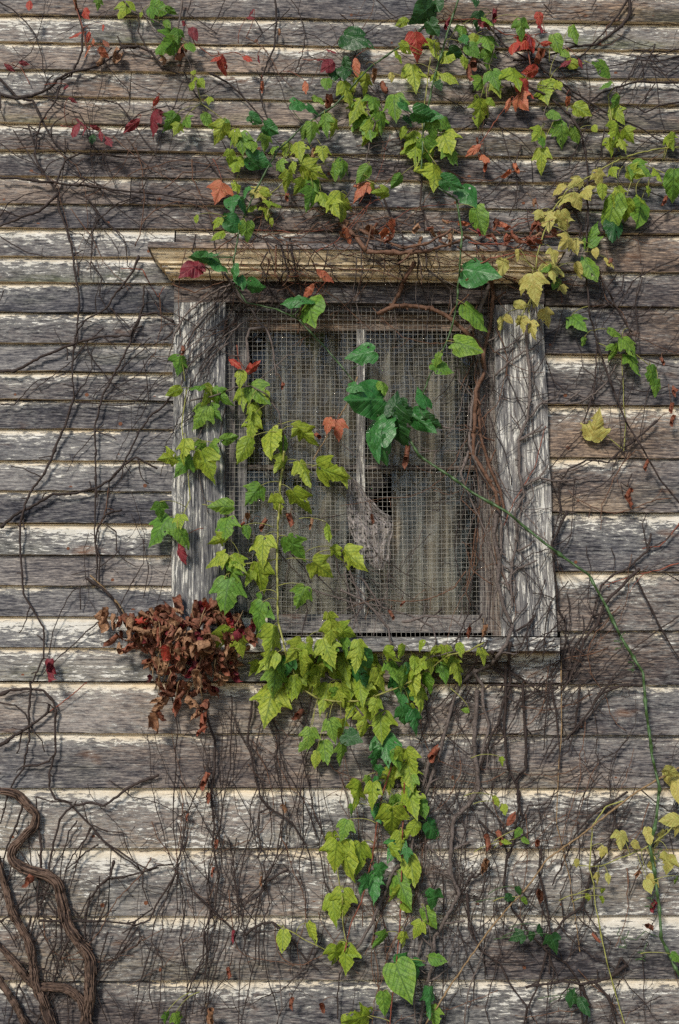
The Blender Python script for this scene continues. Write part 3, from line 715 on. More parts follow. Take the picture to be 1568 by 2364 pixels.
S('LC', 't3', 2.1, 'dark', [(800, 300), (720, 260), (650, 280), (600, 400), (540, 520), (490, 620), (460, 690), (440, 780), (445, 900), (440, 1000), (440, 1182), (438, 1320), (460, 1400), (455, 1500)], dens=90)
S('LC', 't3', 1.5, 'dark', [(800, 350), (760, 380), (680, 420), (600, 480), (520, 560), (430, 650)])
S('LC', 't3', 1.3, 'dark', [(340, 670), (440, 680), (560, 690), (620, 680), (680, 600), (790, 550)]); S('LC', 't3', 1.3, 'dark', [(720, 440), (640, 540), (560, 600), (480, 650)])
S('LC', 't3', 2.0, 'dark', [(800, 620), (760, 690), (700, 730), (640, 820), (610, 880), (570, 960), (510, 1040), (490, 1182)])
S('LC', 's2', 2.0, 'dark', [(850, 1165), (800, 1180), (730, 1200), (680, 1300), (665, 1400), (670, 1650)]); S('LC', 's2', 1.4, 'dark', [(720, 1260), (800, 1320), (810, 1450), (870, 1520), (941, 1560)])
S('LC', 's2', 2.0, 'tan', [(630, 1620), (720, 1710), (820, 1820), (880, 1920), (910, 1960), (890, 2090)], dens=0); S('LC', 's2', 2.6, 'dark', [(600, 1640), (700, 1700), (790, 1790), (840, 1880), (870, 1960), (920, 2060), (980, 2120)])
S('LC', 't3', 1.6, 'dark', [(420, 20), (470, 100), (460, 180), (500, 260)]); S('LC', 't3', 1.4, 'dark', [(20, 160), (0, 210)]); S('LC', 't3', 1.4, 'dark', [(510, 240), (600, 330), (640, 290)])
S('CA', 't3', 1.9, 'grey', [(1100, 120), (1020, 150), (940, 200), (850, 280), (800, 380), (780, 470)]); S('CA', 't3', 1.8, 'grey', [(1080, 270), (960, 350), (890, 430), (850, 520), (830, 640)])
S('CA', 't3', 1.6, 'grey', [(1120, 310), (1050, 360), (950, 430), (880, 500), (840, 600), (850, 700)]); S('CA', 't3', 1.5, 'grey', [(1060, 400), (980, 460), (900, 560), (870, 640)])
S('CA', 't3', 2.6, 'grey', [(1040, 80), (1110, 190), (1150, 230), (1190, 300), (1230, 340), (1260, 430), (1275, 560)]); S('CA', 't3', 3.0, 'grey', [(1220, 330), (1160, 340), (1140, 380), (1150, 500), (1130, 570)])
S('CA', 't3', 1.3, 'grey', [(1180, 590), (1280, 500), (1330, 460), (1400, 440)]); S('CA', 't3', 1.5, 'brown', [(800, 130), (900, 170), (1000, 130), (1080, 100), (1200, 60)])
S('CA', 't3', 1.5, 'grey', [(940, 780), (900, 880), (920, 1000), (940, 1100), (960, 1182)]); S('CA', 't3', 1.4, 'dark', [(1040, 700), (1010, 860), (1040, 960), (1030, 1050)])
for k in range(8):
    x0 = rnd.uniform(820, 1000); S('CA', 't3', rnd.uniform(1.1, 1.8), rnd.choice(('grey', 'dark')), [(x0+rnd.uniform(120, 260), 100+k*22), (x0+110, 190+k*24), (x0+20, 290+k*26), (x0-60, 400+k*30)], dens=70)
S('CO', 't2', 4.0, 'brown', [(0, 1030), (80, 1100), (130, 1160), (280, 1165), (400, 1160), (500, 1130), (580, 1100)], lift=.02); S('CO', 't2', 2.6, 'brown', [(90, 1060), (160, 1100), (300, 1150), (420, 1120), (520, 1060), (620, 1110), (700, 1150)], lift=.03)
S('CO', 't2', 2.0, 'dark', [(200, 900), (240, 1000), (300, 1100), (380, 1150)]); S('CO', 't2', 2.0, 'dark', [(380, 800), (380, 950), (420, 1080), (460, 1150)])
S('CO', 't2', 2.2, 'dark', [(620, 1130), (700, 1080), (860, 1090), (1000, 1080), (1080, 1060)]); S('CO', 't2', 1.8, 'dark', [(840, 670), (790, 790), (720, 870), (630, 950), (560, 1040), (480, 1130)])
for k in range(34):
    x0 = rnd.uniform(440, 1240); y0 = rnd.uniform(500, 620); a = rnd.uniform(-.6, .6); L = rnd.uniform(60, 220)
    S('CO', 'd', rnd.uniform(.9, 1.9), rnd.choice(('brown', 'dark', 'brown', 'red', 'tan' if k % 3 == 0 else 'dark')), [(x0, y0), (x0+L*.35*math.cos(a), y0+L*.35*math.sin(a)+rnd.uniform(-14, 14)), (x0+L*.7*math.cos(a), y0+L*.7*math.sin(a)+rnd.uniform(-18, 18)), (x0+L*math.cos(a), y0+L*math.sin(a)+rnd.uniform(-20, 20))], lift=rnd.uniform(.01, .05), dens=90)
CORN = [(rnd.uniform(780, 1290), rnd.uniform(515, 565)) for _ in range(34)]
for k in range(26):      # stems dropping over the cornice and lintel
    x0 = rnd.gauss(760, 170) if k % 3 else rnd.uniform(520, 1200); y0 = rnd.uniform(540, 600); x1 = x0+rnd.uniform(-60, 60); y1 = rnd.uniform(650, 790)
    S('CO', 'd', rnd.uniform(.9, 2.0), rnd.choice(('dark', 'brown', 'dark', 'grey')), [(x0, y0), (x0+rnd.uniform(-18, 18), y0*.66+y1*.34), (x1+rnd.uniform(-18, 18), y0*.33+y1*.67), (x1, y1)], dens=80)
S('WR', 't4', 5.0, 'brown', [(350, 30), (300, 110), (270, 180), (230, 250)]); S('WR', 't4', 5.2, 'brown', [(180, 270), (250, 230), (330, 230), (420, 240), (500, 280), (560, 330), (630, 390), (665, 450), (670, 530), (630, 620), (625, 720), (620, 820), (620, 920), (680, 1010), (720, 1090), (735, 1200)], lift=.014, dens=80)
S('WR', 't6', 4.6, 'grey', [(735, -30), (710, 100), (740, 220), (730, 330), (760, 440), (800, 530), (770, 610), (700, 700), (620, 740), (560, 790), (530, 860), (500, 960), (470, 1080), (440, 1182), (400, 1290), (360, 1420), (330, 1560), (250, 1660), (200, 1780), (150, 1900), (90, 1990), (40, 2060), (0, 2130)], lift=.010, taper=.35, dens=110)
S('WR', 't4', 4.4, 'brown', [(660, 0), (700, 100), (710, 180), (700, 300), (670, 440), (640, 560), (640, 700), (650, 820), (690, 960), (740, 1080), (760, 1182)], dens=80)
S('WR', 't4', 3.2, 'grey', [(700, 120), (640, 260), (640, 420), (650, 560), (610, 700), (600, 860), (640, 980), (720, 1100), (750, 1240), (740, 1400), (780, 1540)], dens=80)
S('WR', 't4', 2.0, 'grey', [(600, 900), (560, 1000), (600, 1120), (640, 1200), (700, 1360), (740, 1500)]); S('WR', 't4', 1.8, 'grey', [(620, 660), (590, 620), (550, 580), (550, 520)])
S('WR', 't4', 1.6, 'grey', [(480, 790), (560, 800), (600, 820)]); S('WR', 't4', 1.5, 'grey', [(310, 910), (450, 900), (560, 900), (620, 920)], dens=60)
for k in range(12):
    x0 = 1095+rnd.uniform(-25, 35); S('WR', 'd', rnd.uniform(.9, 1.8), rnd.choice(('dark', 'brown')), [(x0, 700+k*52), (x0+rnd.uniform(-20, 20), 760+k*54), (x0+rnd.uniform(-25, 25), 830+k*54), (x0+rnd.uniform(-20, 34), 900+k*50)], dens=60)
S('WC', 't4', 3.0, 'grey', [(860, 300), (870, 450), (880, 620), (870, 750), (830, 850), (830, 1000), (850, 1100), (810, 1182), (820, 1310), (800, 1400), (790, 1510), (800, 1620)], dens=80)
for p_ in ([(720, 440), (780, 420), (830, 380), (845, 360)], [(720, 550), (780, 490), (850, 440), (900, 430)], [(870, 750), (930, 680), (1000, 650), (1020, 620)], [(940, 680), (1040, 680), (1110, 625)], [(830, 850), (880, 820), (920, 810), (960, 790)], [(830, 850), (870, 830), (910, 800), (940, 775)], [(850, 1060), (920, 1020), (960, 960)], [(880, 1040), (920, 1020), (1000, 1040), (1100, 1030), (1210, 1010)], [(1040, 680), (1110, 670), (1180, 630), (1230, 590), (1280, 500)]):
    S('WC', 't4', 2.0, 'grey', p_, dens=60)
S('WC', 't6', 1.9, 'grey', [(820, 180), (880, 150), (900, 130)]); S('WC', 't6', 1.9, 'grey', [(790, 290), (830, 260), (910, 220)]); S('WC', 't6', 2.0, 'dark', [(815, 550), (860, 520), (895, 480)])
S('WC', 't6', 1.3, 'red', [(760, 60), (810, -60), (900, -200), (950, -400)], dens=0); S('WC', 't6', 1.6, 'grey', [(820, 50), (900, 90), (960, 130), (1000, 230)])
for k in range(7):
    x0 = 1170+rnd.uniform(-20, 60); S('WC', 'd', rnd.uniform(.9, 1.6), 'grey', [(x0, 940+k*70), (x0+rnd.uniform(-20, 20), 1000+k*70), (x0+rnd.uniform(-25, 25), 1060+k*66)], dens=60)
for p_ in ([(0, 160), (60, 300), (100, 420), (60, 540)], [(100, 300), (200, 440), (330, 480), (430, 530), (450, 620)], [(290, 510), (400, 480), (520, 490), (600, 560)], [(140, 440), (230, 540), (240, 640), (220, 700)], [(0, 360), (100, 400), (180, 470), (230, 540)], [(-200, 330), (-60, 380), (60, 420), (200, 430)]):
    S('WL', 't6', 2.0, 'grey', p_, dens=70)
for k in range(30):
    x0 = rnd.uniform(600, 960); y0 = rnd.uniform(1280, 1440); a = rnd.uniform(0, 3.14); L = rnd.uniform(60, 170)
    S('WL', 'd', rnd.uniform(.7, 1.5), rnd.choice(('grey', 'dark')), [(x0-L/2*math.cos(a), y0-L/2*math.sin(a)), (x0+rnd.uniform(-14, 14), y0+rnd.uniform(-14, 14)), (x0+L/2*math.cos(a), y0+L/2*math.sin(a))], dens=90)
for k in range(12):
    x0 = rnd.uniform(600, 830); y0 = rnd.uniform(1000, 1230); a = rnd.uniform(0, 3.14); L = rnd.uniform(50, 150)
    S('WL', 'd', rnd.uniform(.7, 1.1), rnd.choice(('grey', 'dark')), [(x0-L/2*math.cos(a), y0-L/2*math.sin(a)), (x0+rnd.uniform(-14, 14), y0+rnd.uniform(-14, 14)), (x0+L/2*math.cos(a), y0+L/2*math.sin(a))], dens=90)
S('UR', 't2', 3.2, 'dark', [(1340, -20), (1340, 60), (1310, 110), (1270, 150), (1180, 200), (1080, 220), (960, 250), (900, 270), (800, 280)])
S('UR', 't2', 2.0, 'dark', [(1330, 0), (1290, 60), (1240, 130), (1130, 240), (1060, 300), (1000, 330)]); S('UR', 't2', 1.7, 'dark', [(1360, 40), (1330, 80), (1300, 120)])
S('UR', 's4', 2.1, 'dark', [(0, 480), (120, 560), (300, 700), (430, 780), (550, 830), (700, 900), (850, 1000)]); S('UR', 's4', 2.5, 'dark', [(941, 570), (800, 570), (650, 570), (500, 600), (400, 640), (340, 690), (240, 860)])
S('UR', 's4', 1.8, 'dark', [(941, 380), (800, 430), (640, 410), (500, 450), (300, 480), (100, 470), (0, 440)]); S('UR', 's4', 1.7, 'dark', [(660, 380), (610, 500), (560, 600), (520, 660)])
S('UR', 's4', 1.5, 'dark', [(780, 310), (680, 500), (620, 620), (580, 740)]); S('UR', 's4', 1.5, 'dark', [(780, 560), (700, 680), (620, 760)]); S('UR', 's4', 1.6, 'dark', [(941, 340), (700, 400), (560, 380), (420, 360)])
S('UR', 's4', 2.0, 'dark', [(941, 710), (800, 730), (700, 780), (640, 740), (560, 720)]); S('UR', 's4', 1.4, 'dark', [(730, 400), (790, 470), (860, 540), (941, 610)]); S('UR', 's4', 1.5, 'dark', [(941, 450), (850, 520), (760, 480), (720, 430)])
S('UR', 's4', 1.6, 'dark', [(0, 30), (60, 90), (220, 90), (330, 60), (370, 0)]); S('UR', 's4', 1.6, 'dark', [(0, 400), (130, 440), (260, 510), (80, 560), (0, 520)])
S('UR', 't2', 2.0, 'dark', [(640, 60), (700, 130), (760, 210), (830, 250), (900, 290), (1000, 370), (1080, 440), (1200, 520)]); S('UR', 't2', 1.7, 'dark', [(600, 540), (700, 560), (830, 640), (900, 720)])
S('UR', 't2', 1.6, 'dark', [(420, 420), (500, 460), (580, 500), (640, 470), (720, 440)]); S('UR', 't2', 1.7, 'brown', [(500, 790), (590, 830), (700, 830), (780, 800), (860, 790)])
S('UR', 's4', 1.5, 'dark', [(941, 1430), (850, 1480), (700, 1600), (560, 1690), (400, 1740)]); S('UR', 's4', 1.6, 'dark', [(941, 1790), (760, 1860), (620, 1950), (520, 2110), (400, 2270)])
S('UR', 's4', 1.5, 'dark', [(560, 1290), (500, 1400), (430, 1600), (300, 1720)]); S('UR', 's4', 2.2, 'dark', [(180, 1380), (220, 1480), (270, 1560), (250, 1640)])
S('UR', 't2', 1.8, 'dark', [(1070, 880), (1090, 980), (1120, 1080), (1060, 1182)]); S('UR', 's4', 1.4, 'dark', [(560, 1290), (700, 1320), (860, 1370), (941, 1450)])
S('UR', 's4', 1.4, 'dark', [(0, 1200), (130, 1180), (260, 1150), (430, 1090), (560, 1060)]); S('UR', 's4', 1.4, 'dark', [(420, 880), (400, 1060), (350, 1180), (300, 1250)])
for k in range(26):
    x0 = rnd.uniform(560, 1568); y0 = rnd.uniform(60, 530); a = rnd.uniform(-.9, .9)+(1.57 if rnd.random() < .35 else 0); L = rnd.uniform(60, 200)
    S('UR', 'd', rnd.uniform(.7, 1.5), rnd.choice(('dark', 'dark', 'brown')), [(x0-L/2*math.cos(a), y0-L/2*math.sin(a)), (x0-L*.15*math.cos(a)+rnd.uniform(-12, 12), y0-L*.15*math.sin(a)+rnd.uniform(-12, 12)), (x0+L*.2*math.cos(a)+rnd.uniform(-12, 12), y0+L*.2*math.sin(a)+rnd.uniform(-12, 12)), (x0+L/2*math.cos(a), y0+L/2*math.sin(a))], dens=80)
S('RR', 't4', 1.8, 'dark', [(1190, 400), (1180, 560), (1170, 650), (1130, 760), (1110, 830), (1040, 900), (970, 980)]); S('RR', 't4', 1.9, 'dark', [(1470, 760), (1400, 820), (1310, 890), (1240, 950), (1140, 940), (1060, 980), (1010, 1060), (1020, 1182), (980, 1300)])
S('RR', 't4', 1.4, 'dark', [(1568, 510), (1490, 500), (1390, 470)]); S('RR', 't4', 1.3, 'dark', [(1350, 1000), (1330, 1060), (1300, 1040), (1310, 1100)]); S('RR', 't4', 1.3, 'brown', [(1200, 60), (1230, 200), (1300, 260), (1350, 360), (1568, 460)])
S('RR', 't6', 2.0, 'dark', [(1440, 100), (1420, 180), (1330, 260), (1260, 290), (1210, 340), (1180, 430), (1150, 520), (1080, 640), (1050, 760), (1000, 820), (950, 850), (870, 890)]); S('RR', 't6', 1.8, 'dark', [(1568, 60), (1500, 130), (1420, 170), (1400, 60), (1420, 0)])
S('RR', 't6', 1.5, 'red', [(1568, 235), (1450, 270), (1370, 290), (1250, 330), (1200, 340)]); S('RR', 't6', 1.7, 'red', [(1568, 50), (1520, 110), (1470, 160), (1400, 170)])
S('RR', 't6', 1.9, 'dark', [(1370, 300), (1430, 420), (1470, 520), (1520, 600), (1568, 680)]); S('RR', 't6', 1.4, 'dark', [(1568, 480), (1450, 560), (1350, 640), (1240, 790), (1200, 860)])
S('RR', 't6', 1.3, 'dark', [(1568, 320), (1500, 280), (1400, 260)]); S('RR', 't6', 1.2, 'dark', [(1255, 160), (1270, 200), (1260, 270)]); S('RR', 't4', 1.5, 'dark', [(1280, 80), (1170, 240), (1100, 270), (950, 370), (880, 430)])
S('RR', 's4', 1.5, 'dark', [(560, 1900), (540, 2000), (460, 2110), (300, 2150)]); S('RR', 's4', 1.4, 'dark', [(680, 1920), (640, 2100), (540, 2270), (440, 2364)])
S('RB', 't6', 2.2, 'dark', [(1050, 0), (980, 150), (1000, 300), (1010, 450), (1040, 500), (1050, 590), (1030, 660), (970, 760), (900, 830), (830, 880)]); S('RB', 't6', 2.9, 'dark', [(1390, 260), (1300, 340), (1220, 430), (1190, 520), (1130, 590), (1100, 690), (1060, 770), (1020, 830)])
S('RB', 't6', 2.3, 'dark', [(1400, 800), (1300, 800), (1200, 840), (1130, 950), (1060, 1040), (1000, 1070), (960, 1140)]); S('RB', 't6', 1.7, 'dark', [(1300, 800), (1210, 820), (1150, 920), (1080, 1000)])
S('RB', 't6', 1.3, 'tan', [(1025, 660), (1025, 1000), (1010, 1182), (1000, 1430), (1060, 1680), (1110, 2030)], dens=0)
S('RB', 't6', 3.0, 'dark', [(770, 700), (770, 850), (760, 1000), (780, 1182), (830, 1300), (840, 1400)]); S('RB', 't6', 3.0, 'dark', [(790, 600), (780, 700), (790, 780), (750, 900), (730, 980), (690, 1060), (650, 1180)]); S('RB', 't6', 3.0, 'grey', [(620, 740), (660, 800), (670, 900), (690, 980), (660, 1100), (640, 1182), (640, 1280), (590, 1350)])
for p_ in ([(680, 700), (760, 760), (790, 820), (770, 900)], [(640, 840), (700, 800), (790, 800), (900, 800), (1000, 790)], [(700, 640), (740, 720), (860, 780), (930, 830)], [(800, 920), (860, 830), (960, 830), (1000, 740)], [(970, 800), (950, 1000), (940, 1100)], [(440, 740), (420, 850), (400, 900), (450, 980), (400, 1050)], [(1170, 480), (1210, 470), (1260, 450)], [(1110, 810), (1100, 900), (1090, 1000)], [(590, 830), (680, 900), (640, 850)], [(700, 1090), (780, 1020), (880, 1020), (960, 1000)], [(420, 1060), (480, 1020), (560, 1090), (600, 1120)], [(560, 800), (620, 700), (700, 690), (790, 690)]):
    S('RB', 't6', rnd.uniform(1.5, 2.2), 'dark', p_, dens=60)
for k in range(34):
    x0 = rnd.uniform(980, 1390); y0 = rnd.uniform(1400, 1760); a = rnd.uniform(1.6, 2.7); L = rnd.uniform(60, 190)
    S('RB', 'd', rnd.uniform(.8, 1.8), 'dark', [(x0-L/2*math.cos(a), y0-L/2*math.sin(a)), (x0+rnd.uniform(-14, 14), y0+rnd.uniform(-14, 14)), (x0+L/2*math.cos(a), y0+L/2*math.sin(a))], dens=60)
S('BL', 's3', 3.0, 'dark', [(0, 440), (130, 350), (250, 270), (330, 210), (350, 150)]); S('BL', 's3', 1.3, 'red', [(330, 210), (480, 100), (600, 0)], dens=0)
S('BL', 's3', 2.2, 'dark', [(0, 80), (70, 50), (200, 40), (300, 60), (370, 130), (390, 200), (385, 330), (390, 470), (350, 620), (345, 720), (380, 800), (480, 830), (540, 900), (630, 990), (720, 1100), (830, 1170), (941, 1250), (1040, 1300)])
S('BL', 's3', 2.0, 'dark', [(210, 0), (205, 200), (205, 400), (170, 500), (165, 590), (100, 690), (60, 760), (20, 900), (0, 970)]); S('BL', 's3', 1.8, 'dark', [(0, 140), (100, 160), (170, 210), (230, 330), (290, 400), (310, 470)])
S('BL', 's3', 2.4, 'dark', [(1100, 640), (941, 700), (880, 740), (800, 800), (710, 850), (600, 830), (500, 850), (420, 950), (380, 1100), (345, 1250), (340, 1400), (260, 1600), (210, 1750)])
for p_ in ([(640, 1000), (540, 1150), (460, 1280), (420, 1450), (400, 1650), (370, 1850), (340, 2030)], [(630, 1000), (570, 1150), (520, 1300), (480, 1450)], [(540, 950), (480, 1030), (440, 1180), (420, 1400)], [(640, 980), (750, 1030), (850, 1040), (890, 1150), (930, 1240)], [(790, 1230), (770, 1340), (700, 1400), (620, 1500), (590, 1650), (590, 1800), (650, 1950)], [(1100, 1280), (941, 1320), (860, 1350), (770, 1360)],
           [(0, 1660), (100, 1560), (200, 1490), (330, 1455), (420, 1480), (500, 1560), (570, 1650), (600, 1750), (590, 1850)], [(270, 1640), (430, 1650), (600, 1650), (750, 1655), (880, 1665), (941, 1650), (1060, 1560)], [(941, 1640), (870, 1780), (800, 1900), (720, 2010), (660, 2100)], [(941, 1760), (830, 1880), (740, 1960)], [(680, 1120), (600, 1170), (520, 1250), (450, 1300)],
           [(160, 580), (260, 570), (340, 540), (380, 500)], [(160, 840), (120, 980), (50, 1120), (20, 1250)], [(270, 1000), (290, 1150), (280, 1300), (260, 1500), (255, 1640)], [(255, 870), (255, 790), (360, 820), (470, 825)], [(240, 1790), (300, 1700), (380, 1650)], [(0, 1920), (140, 1930), (280, 1970), (370, 2020), (380, 2080)], [(220, 1620), (180, 1780), (230, 1900), (130, 2100), (60, 2364)], [(500, 1720), (420, 1900), (380, 2050), (300, 2230), (250, 2364)], [(20, 1290), (60, 1400), (90, 1560)], [(600, 1850), (560, 1980), (480, 2100), (470, 2364)]):
    S('BL', 's3', rnd.uniform(1.5, 2.1), 'dark', p_, dens=70)
for k in range(30):
    x0 = rnd.uniform(0, 260); y0 = rnd.uniform(1980, 2360); a = rnd.uniform(.9, 2.2); L = rnd.uniform(80, 240)
    S('BL', 'd', rnd.uniform(.8, 1.8), 'dark', [(x0-L/2*math.cos(a), y0-L/2*math.sin(a)), (x0+rnd.uniform(-14, 14), y0+rnd.uniform(-14, 14)), (x0+L/2*math.cos(a), y0+L/2*math.sin(a))], dens=80)
for p_ in ([(810, 0), (800, 250), (820, 440), (820, 650), (790, 760)], [(990, 0), (975, 130), (990, 250), (980, 350), (1010, 500), (995, 640), (940, 750), (940, 900), (880, 1000), (820, 1182)], [(1060, 0), (1040, 120), (1020, 250), (1015, 330), (970, 460), (960, 600)], [(930, 60), (870, 200), (850, 300), (820, 450), (770, 600), (720, 700), (700, 800), (750, 900), (740, 1000), (730, 1182)],
           [(440, 300), (520, 380), (600, 430), (660, 480), (660, 550), (690, 640)], [(800, 440), (720, 450), (660, 480), (600, 500), (510, 510), (450, 560), (410, 630), (395, 720), (400, 800)], [(640, 730), (590, 800), (540, 870), (440, 950)], [(820, 470), (740, 600), (690, 700), (560, 760)], [(700, 820), (680, 900), (640, 1000), (620, 1182)], [(900, 580), (1000, 670), (1080, 750)], [(950, 1182), (960, 1060), (1000, 900), (1060, 780)]):
    S('BM', 't7', rnd.uniform(1.5, 2.1), 'dark', p_, dens=60)
for p_ in ([(1280, 0), (1300, 100), (1310, 220), (1300, 350), (1260, 450), (1200, 540), (1110, 620), (1010, 690), (950, 760), (950, 900), (890, 960)], [(1200, 140), (1270, 200), (1350, 250), (1410, 350), (1440, 430), (1445, 490)], [(1170, 0), (1200, 130), (1240, 190), (1200, 210), (1190, 300), (1210, 380), (1190, 420)], [(1300, 240), (1280, 400), (1240, 500), (1150, 600), (1130, 650), (1110, 740), (1140, 770), (1110, 900), (1100, 1182)],
           [(1210, 560), (1180, 700), (1180, 900), (1130, 1100), (1110, 1182)], [(1130, 770), (1200, 720), (1260, 710), (1300, 750), (1350, 800), (1410, 880), (1470, 930)], [(1410, 0), (1440, 180), (1480, 280), (1540, 440)], [(1060, 330), (1080, 450), (1090, 560), (1120, 640)], [(1330, 470), (1240, 520), (1200, 590), (1120, 640)]):
    S('BN', 't7', rnd.uniform(1.5, 2.1), 'dark', p_, dens=60)
def fine(key, xs, y0, y1, n, lean=0, cols=('dark',)):
    for k in range(n):
        x = rnd.gauss(*xs); ya = y0+rnd.uniform(-60, 120); yb = y1-rnd.uniform(0, 260); pts = []; a = 0; y = yb
        while y > ya:
            pts.append((x, y)); a = a*.55+rnd.uniform(-.42, .42); st_ = rnd.uniform(28, 80); x += (a+lean)*st_; y -= st_
        if len(pts) > 2: S(key, 'd', rnd.uniform(.7, 1.5), rnd.choice(cols), pts, dens=75)
fine('BM', (480, 50), 1600, 2400, 9, .03); fine('BM', (300, 90), 1900, 2400, 4, .12); fine('BN', (600, 55), 1640, 2400, 7, .03, ('dark', 'dark', 'grey')); fine('BN', (700, 60), 1560, 2000, 5, -.02)
for p_, r_ in (([(640, 0), (640, 100), (590, 170), (530, 230), (510, 350), (510, 480), (550, 580), (500, 680), (440, 780), (430, 900), (400, 1000), (370, 1182)], 4), ([(580, 40), (540, 130), (480, 230), (450, 260)], 1.6), ([(510, 380), (560, 360), (600, 345)], 1.9), ([(400, 350), (470, 420), (540, 520)], 1.6), ([(0, 40), (40, 150), (50, 350), (70, 500), (60, 650), (70, 750)], 1.8),
               ([(300, 600), (340, 720), (380, 800), (350, 900), (350, 1182)], 2), ([(480, 500), (480, 800), (475, 1182)], 1.6), ([(690, 440), (640, 500), (600, 510), (560, 580)], 2.4), ([(590, 580), (600, 740), (650, 840), (740, 900), (790, 1000), (860, 1100), (850, 1182)], 2.0), ([(580, 1182), (590, 1040), (660, 860), (700, 740)], 1.8), ([(420, -60), (380, 100), (350, 300), (310, 400)], 3.0), ([(550, 580), (640, 600), (560, 620), (500, 720)], 1.5)):
    S('BC', 't8', r_, rnd.choice(('grey', 'dark')), p_, dens=70)
fine('BC', (1010, 45), 1600, 2400, 12, .04, ('dark', 'grey')); fine('BC', (880, 40), 1700, 2400, 9, .03, ('dark', 'brown')); fine('BC', (1100, 60), 1580, 2400, 8, .05)
for p_, r_ in (([(860, 0), (820, 60), (830, 180), (800, 330), (770, 430), (760, 540), (800, 650), (870, 760), (960, 850), (1050, 900), (1110, 990), (1120, 1182)], 2.6), ([(830, 280), (870, 180), (920, 170), (980, 160)], 1.8), ([(1020, 10), (940, 20), (880, 70), (840, 90)], 1.8), ([(640, 130), (690, 190), (720, 220), (800, 330)], 1.5), ([(930, 370), (920, 480), (950, 600), (970, 750), (970, 950)], 2.2),
               ([(1250, 370), (1180, 440), (1140, 560), (1120, 640), (1040, 700), (980, 780), (940, 900), (920, 1000), (870, 1110), (860, 1182)], 2.4), ([(1330, 110), (1200, 190), (1150, 230), (1090, 310), (1050, 400), (980, 540)], 2.0), ([(1320, 910), (1240, 970), (1180, 990), (1110, 1000), (1030, 980), (940, 1000), (860, 1010)], 2.8), ([(1180, 990), (1240, 1060), (1280, 1182)], 2.5), ([(1120, 1000), (1150, 1100), (1130, 1200)], 2.8),
               ([(1280, 190), (1250, 350), (1230, 380), (1170, 460)], 1.7), ([(640, 240), (700, 300), (780, 340), (870, 300), (900, 300)], 1.8), ([(1390, 100), (1460, 160), (1568, 230)], 1.5), ([(1400, 860), (1410, 1182)], 1.2), ([(1120, 640), (1200, 760), (1250, 800), (1230, 970)], 1.3), ([(1330, 920), (1300, 880), (1260, 980)], 2.2), ([(940, 820), (960, 720), (900, 560)], 1.6), ([(1100, 690), (1160, 740), (1190, 780)], 1.5)):
    S('BR', 't8', r_, 'dark', p_, dens=65)
fine('BR', (1260, 120), 1760, 2400, 9, .07); fine('RR', (1480, 60), 1560, 2100, 7, .12); fine('RR', (1420, 90), 560, 1100, 6, .2); fine('LC', (300, 50), 1180, 1640, 3, .1)
S('BT', 't8', 2.1, 'tan', [(1568, 0), (1400, 90), (1280, 180), (1100, 320), (960, 420), (860, 560), (780, 640), (700, 740), (560, 930), (400, 1180)], dens=0, lift=.03)

def wander(key, n, x0, x1, y0, y1, ang, spread, L0, L1, cols=('dark', 'dark', 'brown')):
    for k in range(n):
        x, y = rnd.uniform(x0, x1), rnd.uniform(y0, y1); a = ang+rnd.uniform(-spread, spread); pts = [(x, y)]; L = rnd.uniform(L0, L1); d = 0; bend = rnd.uniform(-.16, .16)
        while d < L:
            a += bend+rnd.uniform(-.38, .38); q = rnd.uniform(16, 48); d += q; x += math.cos(a)*q; y += math.sin(a)*q; pts.append((x, y))
        if len(pts) > 2: S(key, 'd', rnd.uniform(.65, 1.35), rnd.choice(cols), pts, dens=60)
wander('UR', 46, 520, 1540, 40, 540, 0, 1.2, 120, 380); wander('UL', 30, 0, 520, 60, 620, .3, 1.3, 120, 360); wander('CO', 40, 450, 1240, 500, 640, 0, .7, 100, 320, ('brown', 'dark', 'brown', 'red'))
wander('CO', 22, 560, 1180, 560, 640, 1.57, .35, 80, 240, ('brown', 'dark')); wander('WR', 24, 1075, 1165, 700, 1350, 1.57, .25, 140, 420, ('brown', 'dark', 'grey')); wander('WC', 12, 1150, 1280, 720, 1400, 1.57, .5, 100, 300, ('grey', 'dark'))
wander('RR', 24, 1270, 1568, 620, 1560, 2.4, .7, 120, 340); wander('RB', 30, 980, 1568, 1480, 1900, 2.2, .7, 120, 380); wander('BR', 26, 1080, 1568, 1850, 2380, 1.9, 1.0, 120, 360); wander('BL', 16, 0, 420, 1600, 2380, 1.5, .8, 120, 320)
wander('BM', 14, 380, 600, 1600, 2300, 1.57, .5, 140, 400); wander('BN', 12, 560, 800, 1560, 2300, 1.57, .5, 140, 400); wander('BC', 18, 820, 1120, 1560, 2300, 1.75, .4, 140, 420); wander('LC', 10, 200, 400, 640, 1500, 2.0, .6, 100, 300); wander('CA', 10, 420, 620, 660, 900, 2.2, .5, 100, 300)

